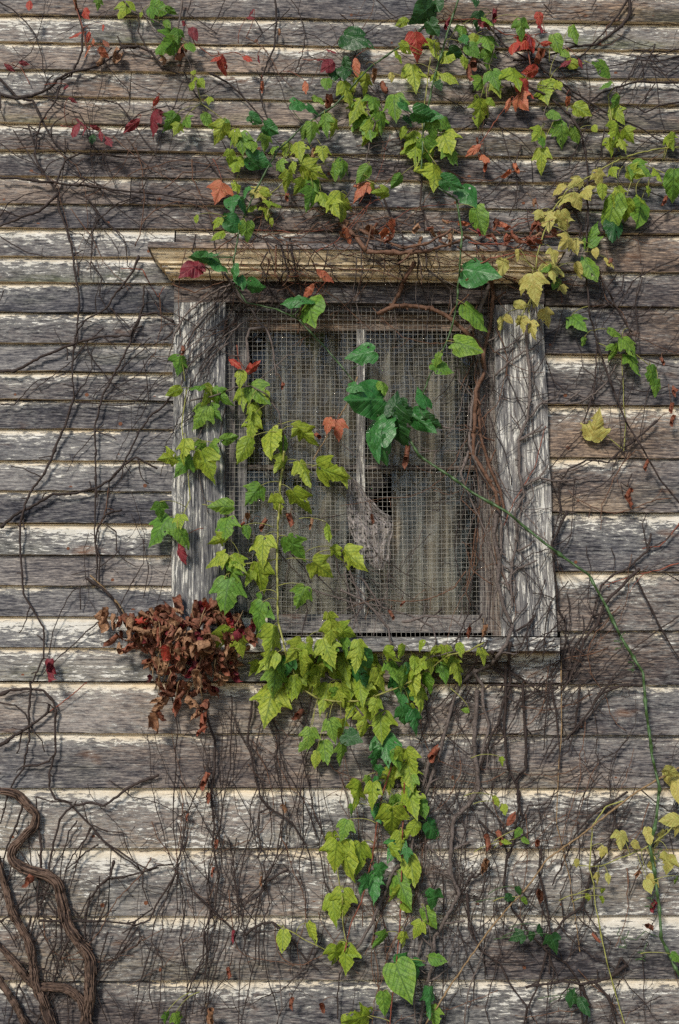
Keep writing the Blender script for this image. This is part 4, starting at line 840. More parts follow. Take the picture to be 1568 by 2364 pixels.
# thick shaggy vine trunks, lower left
def shaggy(label, pts, r, n_strand=26):
    e = empty('thick_vine_trunk', P(*conv('s3', [pts[-1]])[0], .02), label, 'vine', 'shaggy old vine trunks')
    c = vine_path(conv('s3', pts), .004+r*PX, 1.2, r*7.7+n_strand); n = len(c)
    W3 = [P(*q) for q in c]; rs = [r*PX*(.75+.5*i/n)*(1+.2*noise.noise(Vector((i*.2, r, 1)))) for i in range(n)]
    mb = MB(); tube(mb, W3, rs, 14, .62, r*3)
    mb.build('trunk', M['bark'], e, smooth=True)
    mb = MB(); rr = random.Random(int(r*100)+n_strand)      # peeling strips of bark
    for k in range(n_strand*5):
        i0 = rr.randrange(0, max(1, n-12)); L = rr.randint(5, 11); a = rr.uniform(0, 6.28); p2 = []
        for j in range(L):
            i = min(i0+j, n-1); t = (W3[min(i+1, n-1)]-W3[max(i-1, 0)]).normalized(); s = t.cross(Vector((0, 1, 0))).normalized(); u = s.cross(t)
            a += rr.uniform(-.12, .16); q = rs[i]*(1.03+(.55*(j/L)**3 if k % 3 else .1))
            p2.append(W3[i]+s*q*math.cos(a)+u*q*math.sin(a))
        tube(mb, p2, [.0022*(1-.6*abs(2*j/L-1)) for j in range(L)], 4)
    mb.build('peeling_bark', M['strip'], e, smooth=True)
shaggy('thick shaggy vine trunk curving in an S then down, nearest the middle', [(-60, 735), (60, 755), (130, 780), (200, 850), (255, 910), (240, 990), (150, 1080), (95, 1150), (90, 1220), (150, 1275), (240, 1310), (330, 1340), (400, 1400), (430, 1500), (450, 1600), (480, 1700), (560, 1800), (620, 1880), (630, 2000), (620, 2150), (600, 2364), (590, 2480)], 8.6, 60)
shaggy('shaggy vine trunk descending from the left edge between two others', [(-20, 1200), (30, 1380), (60, 1500), (90, 1600), (150, 1700), (200, 1790), (220, 1880), (240, 1990), (260, 2100), (300, 2200), (350, 2364), (370, 2480)], 7.2, 36)
shaggy('shaggy vine trunk running flat then bending down beside the thickest trunk', [(-20, 1800), (70, 1900), (150, 2000), (240, 2090), (380, 2110), (480, 2130), (560, 2200), (600, 2364)], 6.0, 30)
shaggy('short shaggy vine trunk in the bottom left corner', [(-10, 2030), (60, 2150), (120, 2250), (170, 2364), (190, 2480)], 5.2, 20)

# leafy vines
G2 = 'green leaved vines on the wall'
plant('gA', 'greenbrier_vine', 'long smooth green stem arching from the big dark leaves down the right side', 'vine', (1560, 2300), G2)
plant('gB', 'greenbrier_vine', 'green stem with heart shaped leaves dropping from the top into the right window half', 'vine', (1050, 5), G2)
plant('gC', 'greenbrier_vine', 'green stem with glossy leaves crossing the cornice into the left half of the window', 'vine', (1000, 60), G2)
S('gA', 'd', 2.7, 'green', [(872, 958), (942, 1008), (968, 1052), (1030, 1092), (1085, 1133), (1170, 1182), (1262, 1258), (1360, 1328), (1400, 1400), (1432, 1468), (1484, 1552), (1492, 1640), (1505, 1740), (1522, 1820), (1515, 1890), (1500, 1955), (1512, 2020), (1522, 2090), (1527, 2165), (1560, 2235), (1600, 2310)], lift=.045, wob=.5, dens=0, taper=-.15, sides=10)
S('gB', 'd', 2.3, 'green', [(1060, -10), (1032, 80), (1000, 190), (978, 300), (972, 400), (1010, 432), (1054, 460), (1066, 540), (1062, 600), (1056, 700), (1042, 760), (1018, 820), (994, 862), (970, 930)], lift=.05, wob=.7, dens=0, sides=8)
S('gC', 'd', 2.1, 'green', [(1000, 40), (950, 90), (860, 150), (770, 245), (700, 290), (640, 350), (590, 440), (555, 520), (540, 600), (545, 660), (570, 698), (640, 714), (690, 738), (745, 795), (800, 860), (845, 915), (872, 958)], lift=.05, wob=.6, dens=0, sides=8)
def tendril(key, pts, col='green', r=.9):
    S(key, 'd', r, col, pts, lift=.03, wob=1.5, dens=0, name='tendril', sides=5)
for cx_, cy_ in ((1428, 1470), (1460, 1520), (1446, 1580), (1500, 2065), (1510, 1700), (1480, 2190), (1380, 640), (1010, 1150), (1440, 2160), (1490, 2160), (1515, 1965)):
    sp_ = [(cx_+rnd.uniform(8, 20), cy_-rnd.uniform(4, 14))]
    for k in range(16): a = k*.8; sp_.append((cx_+7*math.cos(a)+k*.6*rnd.choice((-1, .4)), cy_+5*math.sin(a)+k*2.2))
    tendril('gA', sp_, rnd.choice(('green', 'dark')))
tendril('gA', [(1520, 2162), (1490, 2150), (1470, 2170), (1440, 2162), (1425, 2155), (1430, 2140)])
plant('LT', 'leafy_creeper', 'creeper with yellow green lobed leaves massed above the cornice left of centre', 'vine', (680, 400), G2)
plant('LU', 'leafy_creeper', 'creeper with green lobed leaves hanging from the top edge right of centre', 'vine', (1020, 200), G2)
plant('LH', 'leafy_creeper', 'creeper with green leaves among red ones in the upper left', 'vine', (400, 60), G2)
plant('LW', 'leafy_creeper', 'yellow green creeper trailing down over the left side of the wire mesh', 'vine', (645, 1100), G2)
plant('LS', 'leafy_creeper', 'bushy yellow green creeper massed under the window sill', 'vine', (850, 1560), G2)
plant('LB', 'leafy_creeper', 'green creeper hanging in a narrow column down the lower middle', 'vine', (890, 1900), G2)
plant('LR', 'leafy_creeper', 'sparse creeper with green leaves on the right boards and long dark straight stem', 'vine', (1380, 700), G2)
plant('YR', 'yellow_creeper', 'pale yellow leaved creeper trailing past the upper right corner of the window', 'vine', (1290, 560), G2)
plant('YB', 'yellow_creeper', 'small pale yellow leaved creeper at the lower right edge', 'vine', (1400, 2000), G2)
plant('RL', 'red_creeper', 'creeper with crimson leaflets on the upper left boards', 'vine', (250, 250), 'red leaved creepers')
plant('RT', 'red_creeper', 'creeper with scarlet leaves near the top right of centre', 'vine', (1180, 150), 'red leaved creepers')
plant('RW', 'red_creeper', 'sparse creeper with salmon red leaves over the lintel and wire mesh', 'vine', (770, 700), 'red leaved creepers')
S('LT', 't1', 1.8, 'grey', [(960, 530), (1060, 640), (1180, 720), (1300, 740), (1400, 700), (1480, 560), (1560, 420)], lift=.03); S('LT', 't1', 1.5, 'ystem', [(1230, 1000), (1250, 900), (1350, 800), (1460, 760), (1560, 740)], lift=.03); S('LT', 't1', 1.4, 'ystem', [(890, 330), (930, 480), (1040, 560)], dens=0)
S('LT', 't2', 1.8, 'grey', [(0, 420), (100, 480), (160, 560), (120, 760), (60, 860), (10, 940)], lift=.03)
S('LU', 't2', 1.8, 'grey', [(400, 40), (460, 200), (560, 260), (700, 300), (820, 380), (960, 400)], lift=.03); S('LU', 't2', 1.6, 'ystem', [(420, 260), (400, 420), (380, 560), (390, 680), (450, 760)], lift=.04, dens=0); S('LU', 't2', 1.6, 'grey', [(700, 60), (720, 200), (690, 300)], lift=.03)
S('LH', 't1', 1.6, 'grey', [(560, -10), (620, 60), (740, 110), (820, 170), (880, 290), (900, 380)], lift=.03)
S('LW', 'd', 2.0, 'grey', [(440, 925), (490, 915), (525, 903), (545, 893), (580, 891), (615, 911), (645, 951), (655, 1006), (655, 1071), (648, 1120)], lift=.04, dens=0); S('LW', 'd', 2.6, 'ystem', [(655, 1040), (648, 1120), (643, 1196), (640, 1306), (642, 1432), (655, 1482), (665, 1530), (690, 1570)], lift=.05, dens=0)
S('LW', 'd', 1.4, 'ystem', [(430, 900), (420, 980), (430, 1060), (440, 1150), (420, 1200)], dens=0, lift=.03); S('LW', 'd', 1.5, 'ystem', [(648, 1290), (570, 1300), (520, 1330), (515, 1420), (530, 1480)], dens=0, lift=.04)
S('LS', 't6', 2.0, 'ystem', [(-200, 800), (-100, 860), (0, 875), (100, 870), (200, 840), (290, 800), (400, 740), (500, 660), (600, 640), (670, 600)], lift=.05, dens=0); S('LS', 't6', 1.9, 'grey', [(-60, 560), (-20, 680), (20, 800), (80, 900), (150, 980), (200, 1080), (300, 1150)], lift=.03); S('LS', 't6', 1.6, 'grey', [(60, 700), (180, 740), (320, 720), (440, 660), (560, 640)], lift=.03)
S('LB', 't8', 1.7, 'red', [(240, -60), (235, 0), (190, 150), (155, 400), (100, 620), (60, 700), (20, 850)], lift=.03, dens=0); S('LB', 't8', 1.7, 'red', [(300, 60), (290, 380), (285, 600), (270, 850), (240, 1100), (230, 1200)], lift=.03, dens=0)
S('LB', 't8', 1.4, 'ystem', [(-20, 380), (10, 600), (20, 760), (40, 900)], lift=.03, dens=0); S('LB', 't8', 1.5, 'grey', [(350, 500), (400, 650), (430, 860), (400, 1040), (430, 1182)], lift=.03); S('LB', 't7', 1.2, 'ystem', [(1280, 720), (1400, 790), (1500, 840)], dens=0)
S('LR', 's4', 2.3, 'dark', [(-360, 480), (-200, 560), (0, 650), (100, 720), (180, 790), (250, 900), (290, 1050), (310, 1200), (310, 1364), (300, 1700), (300, 1900), (330, 2200), (370, 2364)], lift=.03, dens=300)
S('LR', 't4', 2.6, 'dark', [(1170, 40), (1220, 130), (1330, 330), (1350, 350)], lift=.03, dens=0); S('LR', 'd', 2.6, 'dark', [(1376, 787), (1409, 880), (1444, 972), (1484, 1036), (1524, 1107), (1570, 1162)], lift=.04, dens=0, wob=.4); S('LR', 't4', 1.3, 'ystem', [(1190, 400), (1290, 440), (1340, 430), (1450, 520)], dens=0)
S('LR', 't2', 1.7, 'ystem', [(1240, 440), (1260, 600), (1290, 700)], dens=0, lift=.03); S('LR', 't2', 1.5, 'grey', [(960, 480), (940, 560), (1000, 600), (1060, 600)], lift=.03); S('LR', 't2', 1.4, 'ystem', [(1290, 720), (1400, 760), (1500, 800), (1568, 820)], dens=0)
S('YR', 't2', 1.8, 'ystem', [(1568, 680), (1450, 690), (1300, 730), (1180, 800), (1050, 880), (980, 980), (940, 1080), (910, 1182), (890, 1340), (870, 1440)], lift=.04, dens=0); S('YR', 't4', 1.4, 'ystem', [(860, 20), (930, 100), (880, 200), (850, 260)], dens=0, lift=.04); S('YR', 't4', 1.2, 'ystem', [(1310, 900), (1320, 780), (1300, 470)], dens=0); S('YR', 't4', 1.2, 'ystem', [(1310, 890), (1230, 830), (1200, 800)], dens=0)
S('YB', 's6', 1.5, 'ystem', [(550, 820), (430, 860), (340, 990), (320, 1280), (350, 1400), (360, 1550), (400, 1750), (470, 2050), (560, 2364)], lift=.02, dens=0); S('YB', 's6', 1.5, 'ystem', [(941, 940), (860, 1040), (690, 1150), (550, 1210), (400, 1270), (200, 1260)], lift=.03, dens=0); S('YB', 's6', 1.3, 'ystem', [(941, 620), (850, 640), (860, 700), (930, 780)], dens=0)
S('RL', 't1', 1.4, 'red', [(340, 0), (380, 120), (400, 220), (480, 200)], lift=.03, dens=0); S('RL', 't1', 1.4, 'dark', [(560, 600), (650, 520), (720, 500), (770, 490), (900, 520)], lift=.03, dens=0); S('RL', 't1', 1.4, 'red', [(280, 580), (380, 590), (450, 600), (500, 640)], dens=0); S('RL', 't1', 1.1, 'red', [(140, 390), (100, 310), (60, 300)], dens=0); S('RL', 't1', 1.2, 'red', [(900, 200), (980, 260), (1080, 240), (1180, 270)], dens=0)
S('RT', 't2', 1.5, 'red', [(330, 160), (420, 120), (520, 90), (660, 90), (760, 160), (860, 170), (960, 150)], lift=.04, dens=0); S('RT', 't2', 1.4, 'red', [(860, 170), (880, 300), (840, 420), (760, 500), (640, 680), (680, 760)], lift=.04, dens=0)
S('RW', 'd', 1.5, 'tan', [(826, 870), (800, 935), (770, 985), (740, 1030), (725, 1062)], lift=.03, dens=0); S('RW', 'd', 1.3, 'red', [(760, 640), (720, 690), (700, 740)], dens=0, lift=.03); S('RW', 't3', 1.3, 'red', [(1095, 410), (1105, 480), (1130, 520)], dens=0); S('RW', 't3', 1.2, 'red', [(560, 60), (660, 60), (700, 140), (730, 190), (760, 140)], dens=0)

# ------------------------------------------------------------------ leaf shapes
HALF = {
 'T': [(0, 0), (.10, -.06), (.24, -.07), (.36, .0), (.42, .10), (.47, .17), (.49, .24), (.58, .36), (.60, .48), (.46, .43), (.37, .44), (.285, .47), (.28, .54), (.33, .63), (.24, .66), (.25, .76), (.165, .80), (.15, .89), (.075, .98), (.025, 1.09), (0, 1.16)],
 'o': [(0, 0), (.10, -.045), (.22, -.02), (.31, .09), (.355, .18), (.40, .26), (.365, .33), (.395, .41), (.35, .47), (.355, .55), (.29, .60), (.285, .68), (.21, .73), (.19, .81), (.10, .89), (.04, .98), (0, 1.05)],
 'g': [(0, 0), (.09, -.09), (.22, -.13), (.36, -.08), (.46, .05), (.49, .20), (.46, .36), (.39, .50), (.30, .63), (.20, .75), (.12, .86), (.05, .96), (0, 1.03)],
 'r': [(0, 0), (.07, .03), (.14, .13), (.19, .24), (.25, .33), (.22, .40), (.26, .48), (.21, .54), (.235, .62), (.165, .68), (.165, .76), (.09, .83), (.06, .92), (0, 1.02)],
}
HALF['d'] = HALF['T']
def resample(poly, n):
    L = [0]
    for a, b in zip(poly, poly[1:]): L.append(L[-1]+math.dist(a, b))
    out = []; k = 0
    for i in range(n+1):
        t = L[-1]*i/n
        while k < len(L)-2 and L[k+1] < t: k += 1
        f = (t-L[k])/max(1e-9, L[k+1]-L[k]); out.append((poly[k][0]+(poly[k+1][0]-poly[k][0])*f, poly[k][1]+(poly[k+1][1]-poly[k][1])*f))
    return out
def leaf_mesh(kind, seed, mat, curl=None, holes=0):
    rr = random.Random(seed); hr, hl = HALF[kind], HALF[kind]
    def pert(h, s):
        return [(x*(1+.16*noise.noise(Vector((y*2.5, s, 1)))), y+.05*noise.noise(Vector((y*5, s, 6)))*(0 if i in (0, len(h)-1) else 1)) for i, (x, y) in enumerate(h)]
    NP = 48
    right = resample(pert(hr, seed*1.3), NP//2); left = resample(pert(hl, seed*2.1+9), NP//2)
    ring = right+[(-x, y) for x, y in left[::-1][1:-1]]; n = len(ring); cx, cy = 0., .34
    if rr.random() < .45 and kind in 'Tog':        # a bite out of the margin
        i0 = rr.randrange(4, n-6)
        for j in range(rr.randint(2, 4)):
            x, y = ring[(i0+j) % n]; f = rr.uniform(.72, .86); ring[(i0+j) % n] = (cx+(x-cx)*f, cy+(y-cy)*f)
    fold = rr.uniform(.10, .45); cl = rr.uniform(.10, .45); wav = rr.uniform(.02, .05); tw = rr.uniform(-.5, .5); ph = rr.uniform(0, 6)
    strong = (kind == 'd'); lx = rr.uniform(.82, 1.12)
    ax = rr.uniform(-.7, .7); ck = rr.uniform(4.0, 8.5)
    def shape(x, y, f, th):
        z = -fold*abs(x)*(.6+.4*y)-cl*y*y*.6+wav*math.sin(th*5+ph)*f*f*1.0+.03*noise.noise(Vector((x*6, y*6, seed)))
        z += tw*x*y*.6+.022*math.cos(6.283*5.6*(y-abs(x)))*min(1, abs(x)*6)*.5
        if strong:
            u = x*math.cos(ax)+(y-.5)*math.sin(ax); v = -x*math.sin(ax)+(y-.5)*math.cos(ax)
            u += .05*noise.noise(Vector((x*5, y*5, seed+3)))
            a = u*ck; r_ = 1/ck; nu = r_*math.sin(a); z = r_*(1-math.cos(a))*1.0+.12*noise.noise(Vector((x*4, y*4, seed+8)))
            b = v*1.8; nv = math.sin(b)/1.8; z += (1-math.cos(b))*.3
            x = nu*math.cos(ax)-nv*math.sin(ax); y = .5+nu*math.sin(ax)+nv*math.cos(ax)
            return Vector((x, y, z))
        return Vector((x*lx, y-cl*.12*y*y, z+.022*noise.noise(Vector((x*13, y*13, seed+5)))))
    fr = [.16, .34, .52, .70, .86, 1.0]; vs = [shape(cx, cy, 0, 0)]; uvs = [(cx, cy)]; at = [(0, )*6]
    for f in fr:
        for i, (x, y) in enumerate(ring):
            X, Y = cx+(x-cx)*f, cy+(y-cy)*f; vs.append(shape(X, Y, f, 6.283*i/n)); uvs.append((X, Y)); at.append((1. if f == 1 else 0,)*6)
    dead = set()
    for h in range(holes): r0 = rr.randint(2, 4); i0 = rr.randrange(n); dead |= {(r0, i0), (r0, (i0+1) % n)} if rr.random() < .6 else {(r0, i0), (min(4, r0+1), i0), (r0, (i0+1) % n)}
    fs = [(0, 1+i, 1+(i+1) % n) for i in range(n)]
    for k in range(len(fr)-1):
        for i in range(n):
            if (k, i) in dead: continue
            a = 1+k*n+i; b = 1+k*n+(i+1) % n; fs.append((a, a+n, b+n, b))
    me = bpy.data.meshes.new('leaf'); me.from_pydata(vs, [], fs); me.materials.append(mat)
    me.polygons.foreach_set('use_smooth', [True]*len(fs))
    ul = me.uv_layers.new(name='leaf'); buf = []
    for lp in me.loops: buf += uvs[lp.vertex_index]
    ul.data.foreach_set('uv', buf)
    a_ = me.attributes.new('rim', 'FLOAT', 'POINT'); a_.data.foreach_set('value', [q[0] for q in at]); me.update()
    return me
LMESH = {}
def get_leaf(kind, col):
    lst = LMESH.setdefault((kind, col), [])
    if len(lst) < (12 if kind == 'd' else 14):
        lst.append(leaf_mesh(kind, len(lst)*7+sum(map(ord, kind+col)), LM[col], holes=rnd.choice((0, 1, 1, 2)) if kind in 'Tog' else 0)); return lst[-1]
    return rnd.choice(lst)
def leaf_matrix(x, y, size, ang, out, tilt, yaw, flip=1):
    """ang: 0 = tip straight down, 90 = tip to the right"""
    a = R(ang); tip = Vector((math.sin(a), 0, -math.cos(a))); nrm = Vector((0, -1, 0)); side = tip.cross(nrm)
    m = Matrix((side, tip, nrm)).transposed()
    m = m @ Matrix.Rotation(tilt, 3, 'X') @ Matrix.Rotation(yaw, 3, 'Y')
    s = size*PX*.90; c = P(x, y, out); base = c-(m @ Vector((0, .45, 0)))*s
    return Matrix.Translation(base) @ (m @ Matrix.Diagonal((s*.86*flip, s, s))).to_4x4(), base

Lf = {}
# x y size angle kind colour
Lf['t1'] = """135 20 80 0 r r;395 60 70 20 o r;345 10 70 0 d b;455 15 60 0 T g;580 35 110 0 T y;560 60 60 -20 o y;725 35 130 60 T g;650 65 34 0 o y;790 50 70 60 o g;770 110 60 30 o g;350 160 80 -70 r r;410 165 70 0 r r;400 235 75 -30 o o;475 245 70 50 o o;430 190 40 10 r o;475 125 45 0 r r;490 200 70 30 r c;530 270 100 0 d b;465 295 70 0 d b;
800 195 150 -10 T g;745 225 90 -30 o g;880 215 80 40 o g;825 160 80 0 T g;840 270 120 0 d c;765 275 80 0 d b;895 155 80 20 o m;850 105 50 10 r m;1035 300 100 20 o r;1000 268 70 -60 r r;1140 262 70 45 r r;1190 275 45 0 d m;1215 400 65 0 d o;1160 55 50 -60 r m;1155 80 45 70 r m;1295 155 50 0 d b;1410 400 80 0 r o;
1530 230 80 80 r m;1495 270 70 -80 r m;1515 305 100 -40 o m;895 330 44 150 o y;885 390 70 0 T y;925 382 65 20 o y;965 462 50 0 T y;40 310 70 50 r m;110 292 60 80 r m;340 595 90 -20 o m;372 560 70 50 r m;388 600 65 -10 r m;440 590 70 60 r m;465 625 65 0 r m;500 650 90 25 r m;425 640 60 0 o k;
610 580 120 -55 r m;700 565 130 -20 T m;722 468 70 150 r r;740 520 70 60 r m;335 462 50 50 r m;305 402 40 -50 r m;790 560 110 -40 T g;860 562 80 20 T g;820 590 70 -10 T y;960 555 95 40 o g;1020 605 120 -20 T y;1045 575 80 30 o g;1115 650 125 10 T g;1160 665 90 20 o g;1080 630 90 -10 T y;
1180 550 80 60 g e;1250 597 100 60 g e;1225 650 95 0 T g;1090 752 120 0 o y;1060 725 80 0 T y;1195 742 140 75 g e;1320 690 100 -10 T y;1380 690 110 0 T y;1440 712 70 10 d b;1490 702 90 0 T y;1385 482 100 80 g e;1470 450 80 60 o g;1450 500 80 60 g e;1510 385 80 0 g g;1545 340 90 0 g k;1530 480 110 0 d c;1500 570 120 0 T g;1545 585 100 0 T y;1440 600 110 0 T g;
1330 830 100 0 T y;1290 760 80 0 T g;1385 860 90 -20 T y;1440 790 140 60 T y;1455 840 100 20 T g;1545 790 100 0 o g;1440 910 130 0 T g;1500 920 110 20 T y;1540 950 100 20 T y;1015 880 130 -15 T o;1095 860 90 20 o y;1130 885 70 0 T e;1070 935 100 0 g e;1125 945 95 20 g e;1190 885 95 -60 T l;1225 885 70 60 o y;1255 930 90 80 T y;1230 975 80 30 T y;1250 1025 50 0 o y;1320 915 60 0 d c;
905 1010 50 0 o y;1000 1030 75 -30 T y;1050 1010 60 0 T e;1090 1040 110 60 g e;1140 1070 100 0 g g;1010 1085 80 -60 o y;975 1172 80 90 g e;1160 960 60 -40 o y;1400 730 80 0 T y;1350 770 70 10 o y;1410 610 80 -10 o g;1260 690 60 0 T g"""
Lf['t2'] = """385 60 180 -40 g k;80 175 175 60 g k;445 20 90 0 g k;630 10 60 0 g k;290 100 80 -60 o y;355 205 140 10 T r;430 130 100 20 g k;430 160 60 0 d c;490 110 80 0 d m;440 215 120 0 T y;495 260 95 60 o y;300 220 90 30 o y;275 258 80 30 o y;345 350 155 10 T y;510 355 105 50 o y;440 360 70 0 T y;540 250 95 80 g k;460 395 55 30 g k;
570 135 90 0 T g;575 180 70 20 g e;620 235 100 40 g g;640 90 90 0 T k;690 90 95 30 o g;715 85 95 0 d m;665 110 100 40 r m;685 180 120 10 T g;620 180 70 -20 T y;685 265 95 0 T g;605 305 120 10 d c;595 350 120 -20 d c;580 285 80 10 o y;840 130 110 0 T g;920 85 80 0 o r;930 130 85 0 r m;850 190 130 -40 T r;800 215 90 -20 o r;880 180 75 20 r m;950 200 60 80 r r;910 260 90 0 d c;885 330 90 -60 o r;
1000 190 120 20 o g;1085 150 115 10 o g;1040 240 70 30 o g;1075 290 95 70 o y;1045 290 80 -60 r m;1110 290 60 20 r m;1210 305 105 -90 g g;1230 390 75 -60 o g;710 355 120 20 T g;650 385 95 -20 T g;730 405 90 20 T y;812 345 140 10 T y;650 512 160 0 T y;700 470 65 50 o y;940 410 140 0 T y;1008 390 70 20 o y;845 410 110 0 o r;838 465 110 20 T o;780 482 95 -10 r o;880 435 70 40 r r;
1045 470 60 0 d o;1115 505 110 50 o y;990 530 85 50 o g;1275 470 95 -20 o g;1285 525 110 20 T y;1260 580 70 0 o y;1285 612 140 0 T y;1330 622 90 20 T y;1250 672 100 0 T y;1310 668 80 10 T y;1175 590 50 0 o y;920 615 95 -30 T y;1005 590 100 0 T g;1030 625 110 10 T g;1090 620 90 30 o g;932 732 130 0 T y;935 650 75 0 o g;
75 305 120 0 r o;20 330 90 0 g k;30 290 80 20 o k;125 380 110 0 T y;165 345 70 0 d b;240 355 60 0 o l;200 420 90 0 d c;70 380 70 -10 o y;40 425 140 30 T y;75 505 140 -20 T y;160 470 110 0 T g;130 560 180 0 T g;130 610 120 -20 T y;195 555 120 10 T g;105 490 60 0 d o;250 478 150 0 T g;310 490 90 60 g e;395 535 145 80 g e;435 530 90 80 g e;320 555 70 30 g k;
425 595 110 0 T g;500 585 125 40 T g;490 645 150 10 T y;330 640 115 -30 T y;350 695 130 0 T y;400 690 125 10 T g;440 795 160 0 T y;520 712 120 30 T g;620 690 100 -60 r o;665 722 90 40 r o;675 772 75 0 d o;640 650 40 0 d c;770 805 70 -60 d o;812 790 70 20 d o;20 770 115 10 T g;110 800 115 -40 o g;100 872 120 -40 T o;160 865 65 20 o y;195 890 85 -80 T y;265 835 95 -40 o g;15 950 165 10 T y;
520 848 130 60 g e;600 902 150 30 g e;640 1020 160 10 g g;650 1080 55 0 d m;345 1060 75 0 d b;520 1110 80 0 d b;820 1115 90 60 d c;760 1110 70 0 d c;1090 840 95 -60 T l;1200 820 100 20 T l;1050 910 115 -50 T l;1140 890 85 0 T l;1100 930 95 20 o l;1215 880 95 0 o y;1010 870 85 -60 o l;1260 790 65 0 T y;1390 770 115 40 T g;1360 800 90 60 T y;1480 810 95 20 T y;1540 850 170 0 o g;1520 640 90 -20 T y;1548 645 95 0 T y;
1250 985 210 -20 o g;1285 930 120 10 o y;1325 965 115 0 o y;1390 975 180 -10 o g;1400 920 95 60 o y;1270 1040 150 -10 o k;1300 890 90 20 T y;960 1015 115 0 T l;1025 1030 130 10 T l;915 990 65 -20 T l;1500 935 65 0 d c;1160 1085 150 160 T g;1050 1112 95 -30 T l;1085 1132 85 10 T l;1180 1165 60 0 o l;990 1180 95 0 T l;830 1172 60 0 T l;890 940 55 0 d b;60 460 70 0 T g;290 610 70 -20 o y;560 150 60 20 o g;1430 880 60 10 o y"""
Lf['t3'] = """915 8 100 -80 g e;1015 35 150 50 g e;1080 75 90 10 g e;1115 120 80 10 g e;1180 142 95 70 g e;885 55 130 -50 o m;930 45 80 40 r m;1340 208 105 -80 g e;1430 205 90 80 g e;1430 255 165 5 g g;1425 160 100 -45 r o;1500 88 110 60 r o;855 440 65 -10 d c;830 495 110 0 T g;805 625 90 -60 o y;915 600 80 -80 o g;970 640 110 -20 T y;1020 650 125 40 T g;925 735 140 -35 T g;985 720 95 30 T g;
1110 560 95 -10 o y;1115 650 115 10 T y;1190 625 140 40 T g;1185 710 110 15 o y;1160 790 130 -10 T y;1130 890 150 -15 o y;1245 850 165 -10 o y;1300 860 115 10 o g;1375 800 90 -30 T y;1410 830 130 40 T y;1085 490 90 60 r r;1170 515 90 130 o r;775 935 100 -80 T y;845 890 120 -10 T y;850 965 125 -30 T g;925 885 80 -20 T g;985 880 75 20 T g;955 965 165 20 T y;1055 845 90 90 o g;
1300 952 95 -20 T y;1410 990 135 35 T y;1515 1000 155 45 T y;1175 1100 125 -30 T g;1270 1145 110 0 T y;1385 1135 150 30 T y;1025 1155 130 -85 o g;740 1172 90 0 T g;1508 780 90 -10 T o;1480 835 70 0 d c;1560 795 105 0 T o;1300 600 45 0 d c;1230 640 60 10 o y;1150 720 60 0 T y"""
Lf['t4'] = """650 70 175 65 g e;640 275 180 40 g g;590 412 150 70 g g;475 515 120 70 g g;445 478 80 -30 g g;95 450 155 -85 g e;165 825 235 -14 g e;265 800 215 16 g k;210 900 150 20 g e;125 660 210 -80 g e;255 680 140 165 g k;390 645 130 -170 g e;380 770 160 50 g e;430 775 110 60 g k;205 610 80 10 g g;75 605 80 80 g e;300 720 120 40 g k;310 930 130 0 d c;
755 40 110 -20 o l;985 60 125 0 T l;945 55 90 -70 o g;1100 65 95 20 o l;1160 55 140 20 o g;1135 25 80 10 o e;1250 28 75 30 o l;1245 42 60 0 d c;1000 125 75 -20 T g;895 140 155 0 T l;850 132 85 -10 T l;1035 150 60 10 T l;905 215 60 0 o l;835 222 75 60 o l;750 315 85 0 o l;780 292 60 40 o l;845 312 85 0 T l;885 335 95 5 T l;830 300 60 -20 o l;955 280 95 20 T l;
1100 300 110 30 T g;1130 395 55 0 o g;1270 352 90 60 o g;1340 412 125 40 T g;1275 445 95 -20 T g;1355 492 125 20 T g;1450 550 120 15 o g;1465 605 95 0 o g;1180 790 140 170 T l;1325 1090 65 0 d c;1335 1130 85 0 d c;1405 960 60 0 d c;1490 490 55 0 d c;1535 630 65 0 d c;1530 700 65 0 d c;1530 755 65 0 d c;20 1012 105 20 T y;640 320 65 0 d c;1250 420 60 -60 o g;700 90 60 0 r c"""
Lf['t5'] = """740 75 170 -30 T g;850 120 120 30 o g;830 40 75 0 T y;835 190 115 10 r m;1040 65 115 0 T g;1010 130 95 -60 T y;1000 215 115 -60 T y;1140 90 75 10 o g;1210 165 140 -10 T y;1100 225 105 40 T y;1070 290 145 -10 T g;1045 375 180 0 T g;1200 300 160 10 T y;1360 165 145 40 T g;1485 260 135 45 T y;1518 90 110 5 r y;1550 190 85 20 T y;1390 390 125 -25 T g;1195 480 160 -10 T g;1260 595 165 -5 T y;1035 590 140 -20 T y;1110 615 105 15 T y;1190 400 70 0 o g;
1230 680 130 -50 T y;1270 780 130 0 T g;1245 875 170 -15 T y;1370 640 115 -20 T y;1365 800 115 15 o y;1430 725 130 0 T y;1510 640 135 20 T y;1530 560 115 -10 T y;1545 730 120 20 T y;1500 850 140 -20 T y;1525 500 90 10 T y;1150 18 60 0 d b;1205 62 95 0 d c;1340 40 85 0 d c;1440 60 65 0 d b;1110 62 55 0 d c;1425 1040 105 -10 T g;1500 1105 115 10 o g;1535 1000 110 10 T g;1460 1140 85 -10 o y;1380 950 80 -60 d c;
490 510 140 0 d b;220 740 115 10 d m;1480 700 100 -20 T y;1180 720 80 -30 T y;1300 700 90 0 T g;1060 240 80 30 T g;1400 1080 60 -30 o g;1150 300 80 -30 T y;1430 600 60 20 o y;560 560 60 0 d c"""
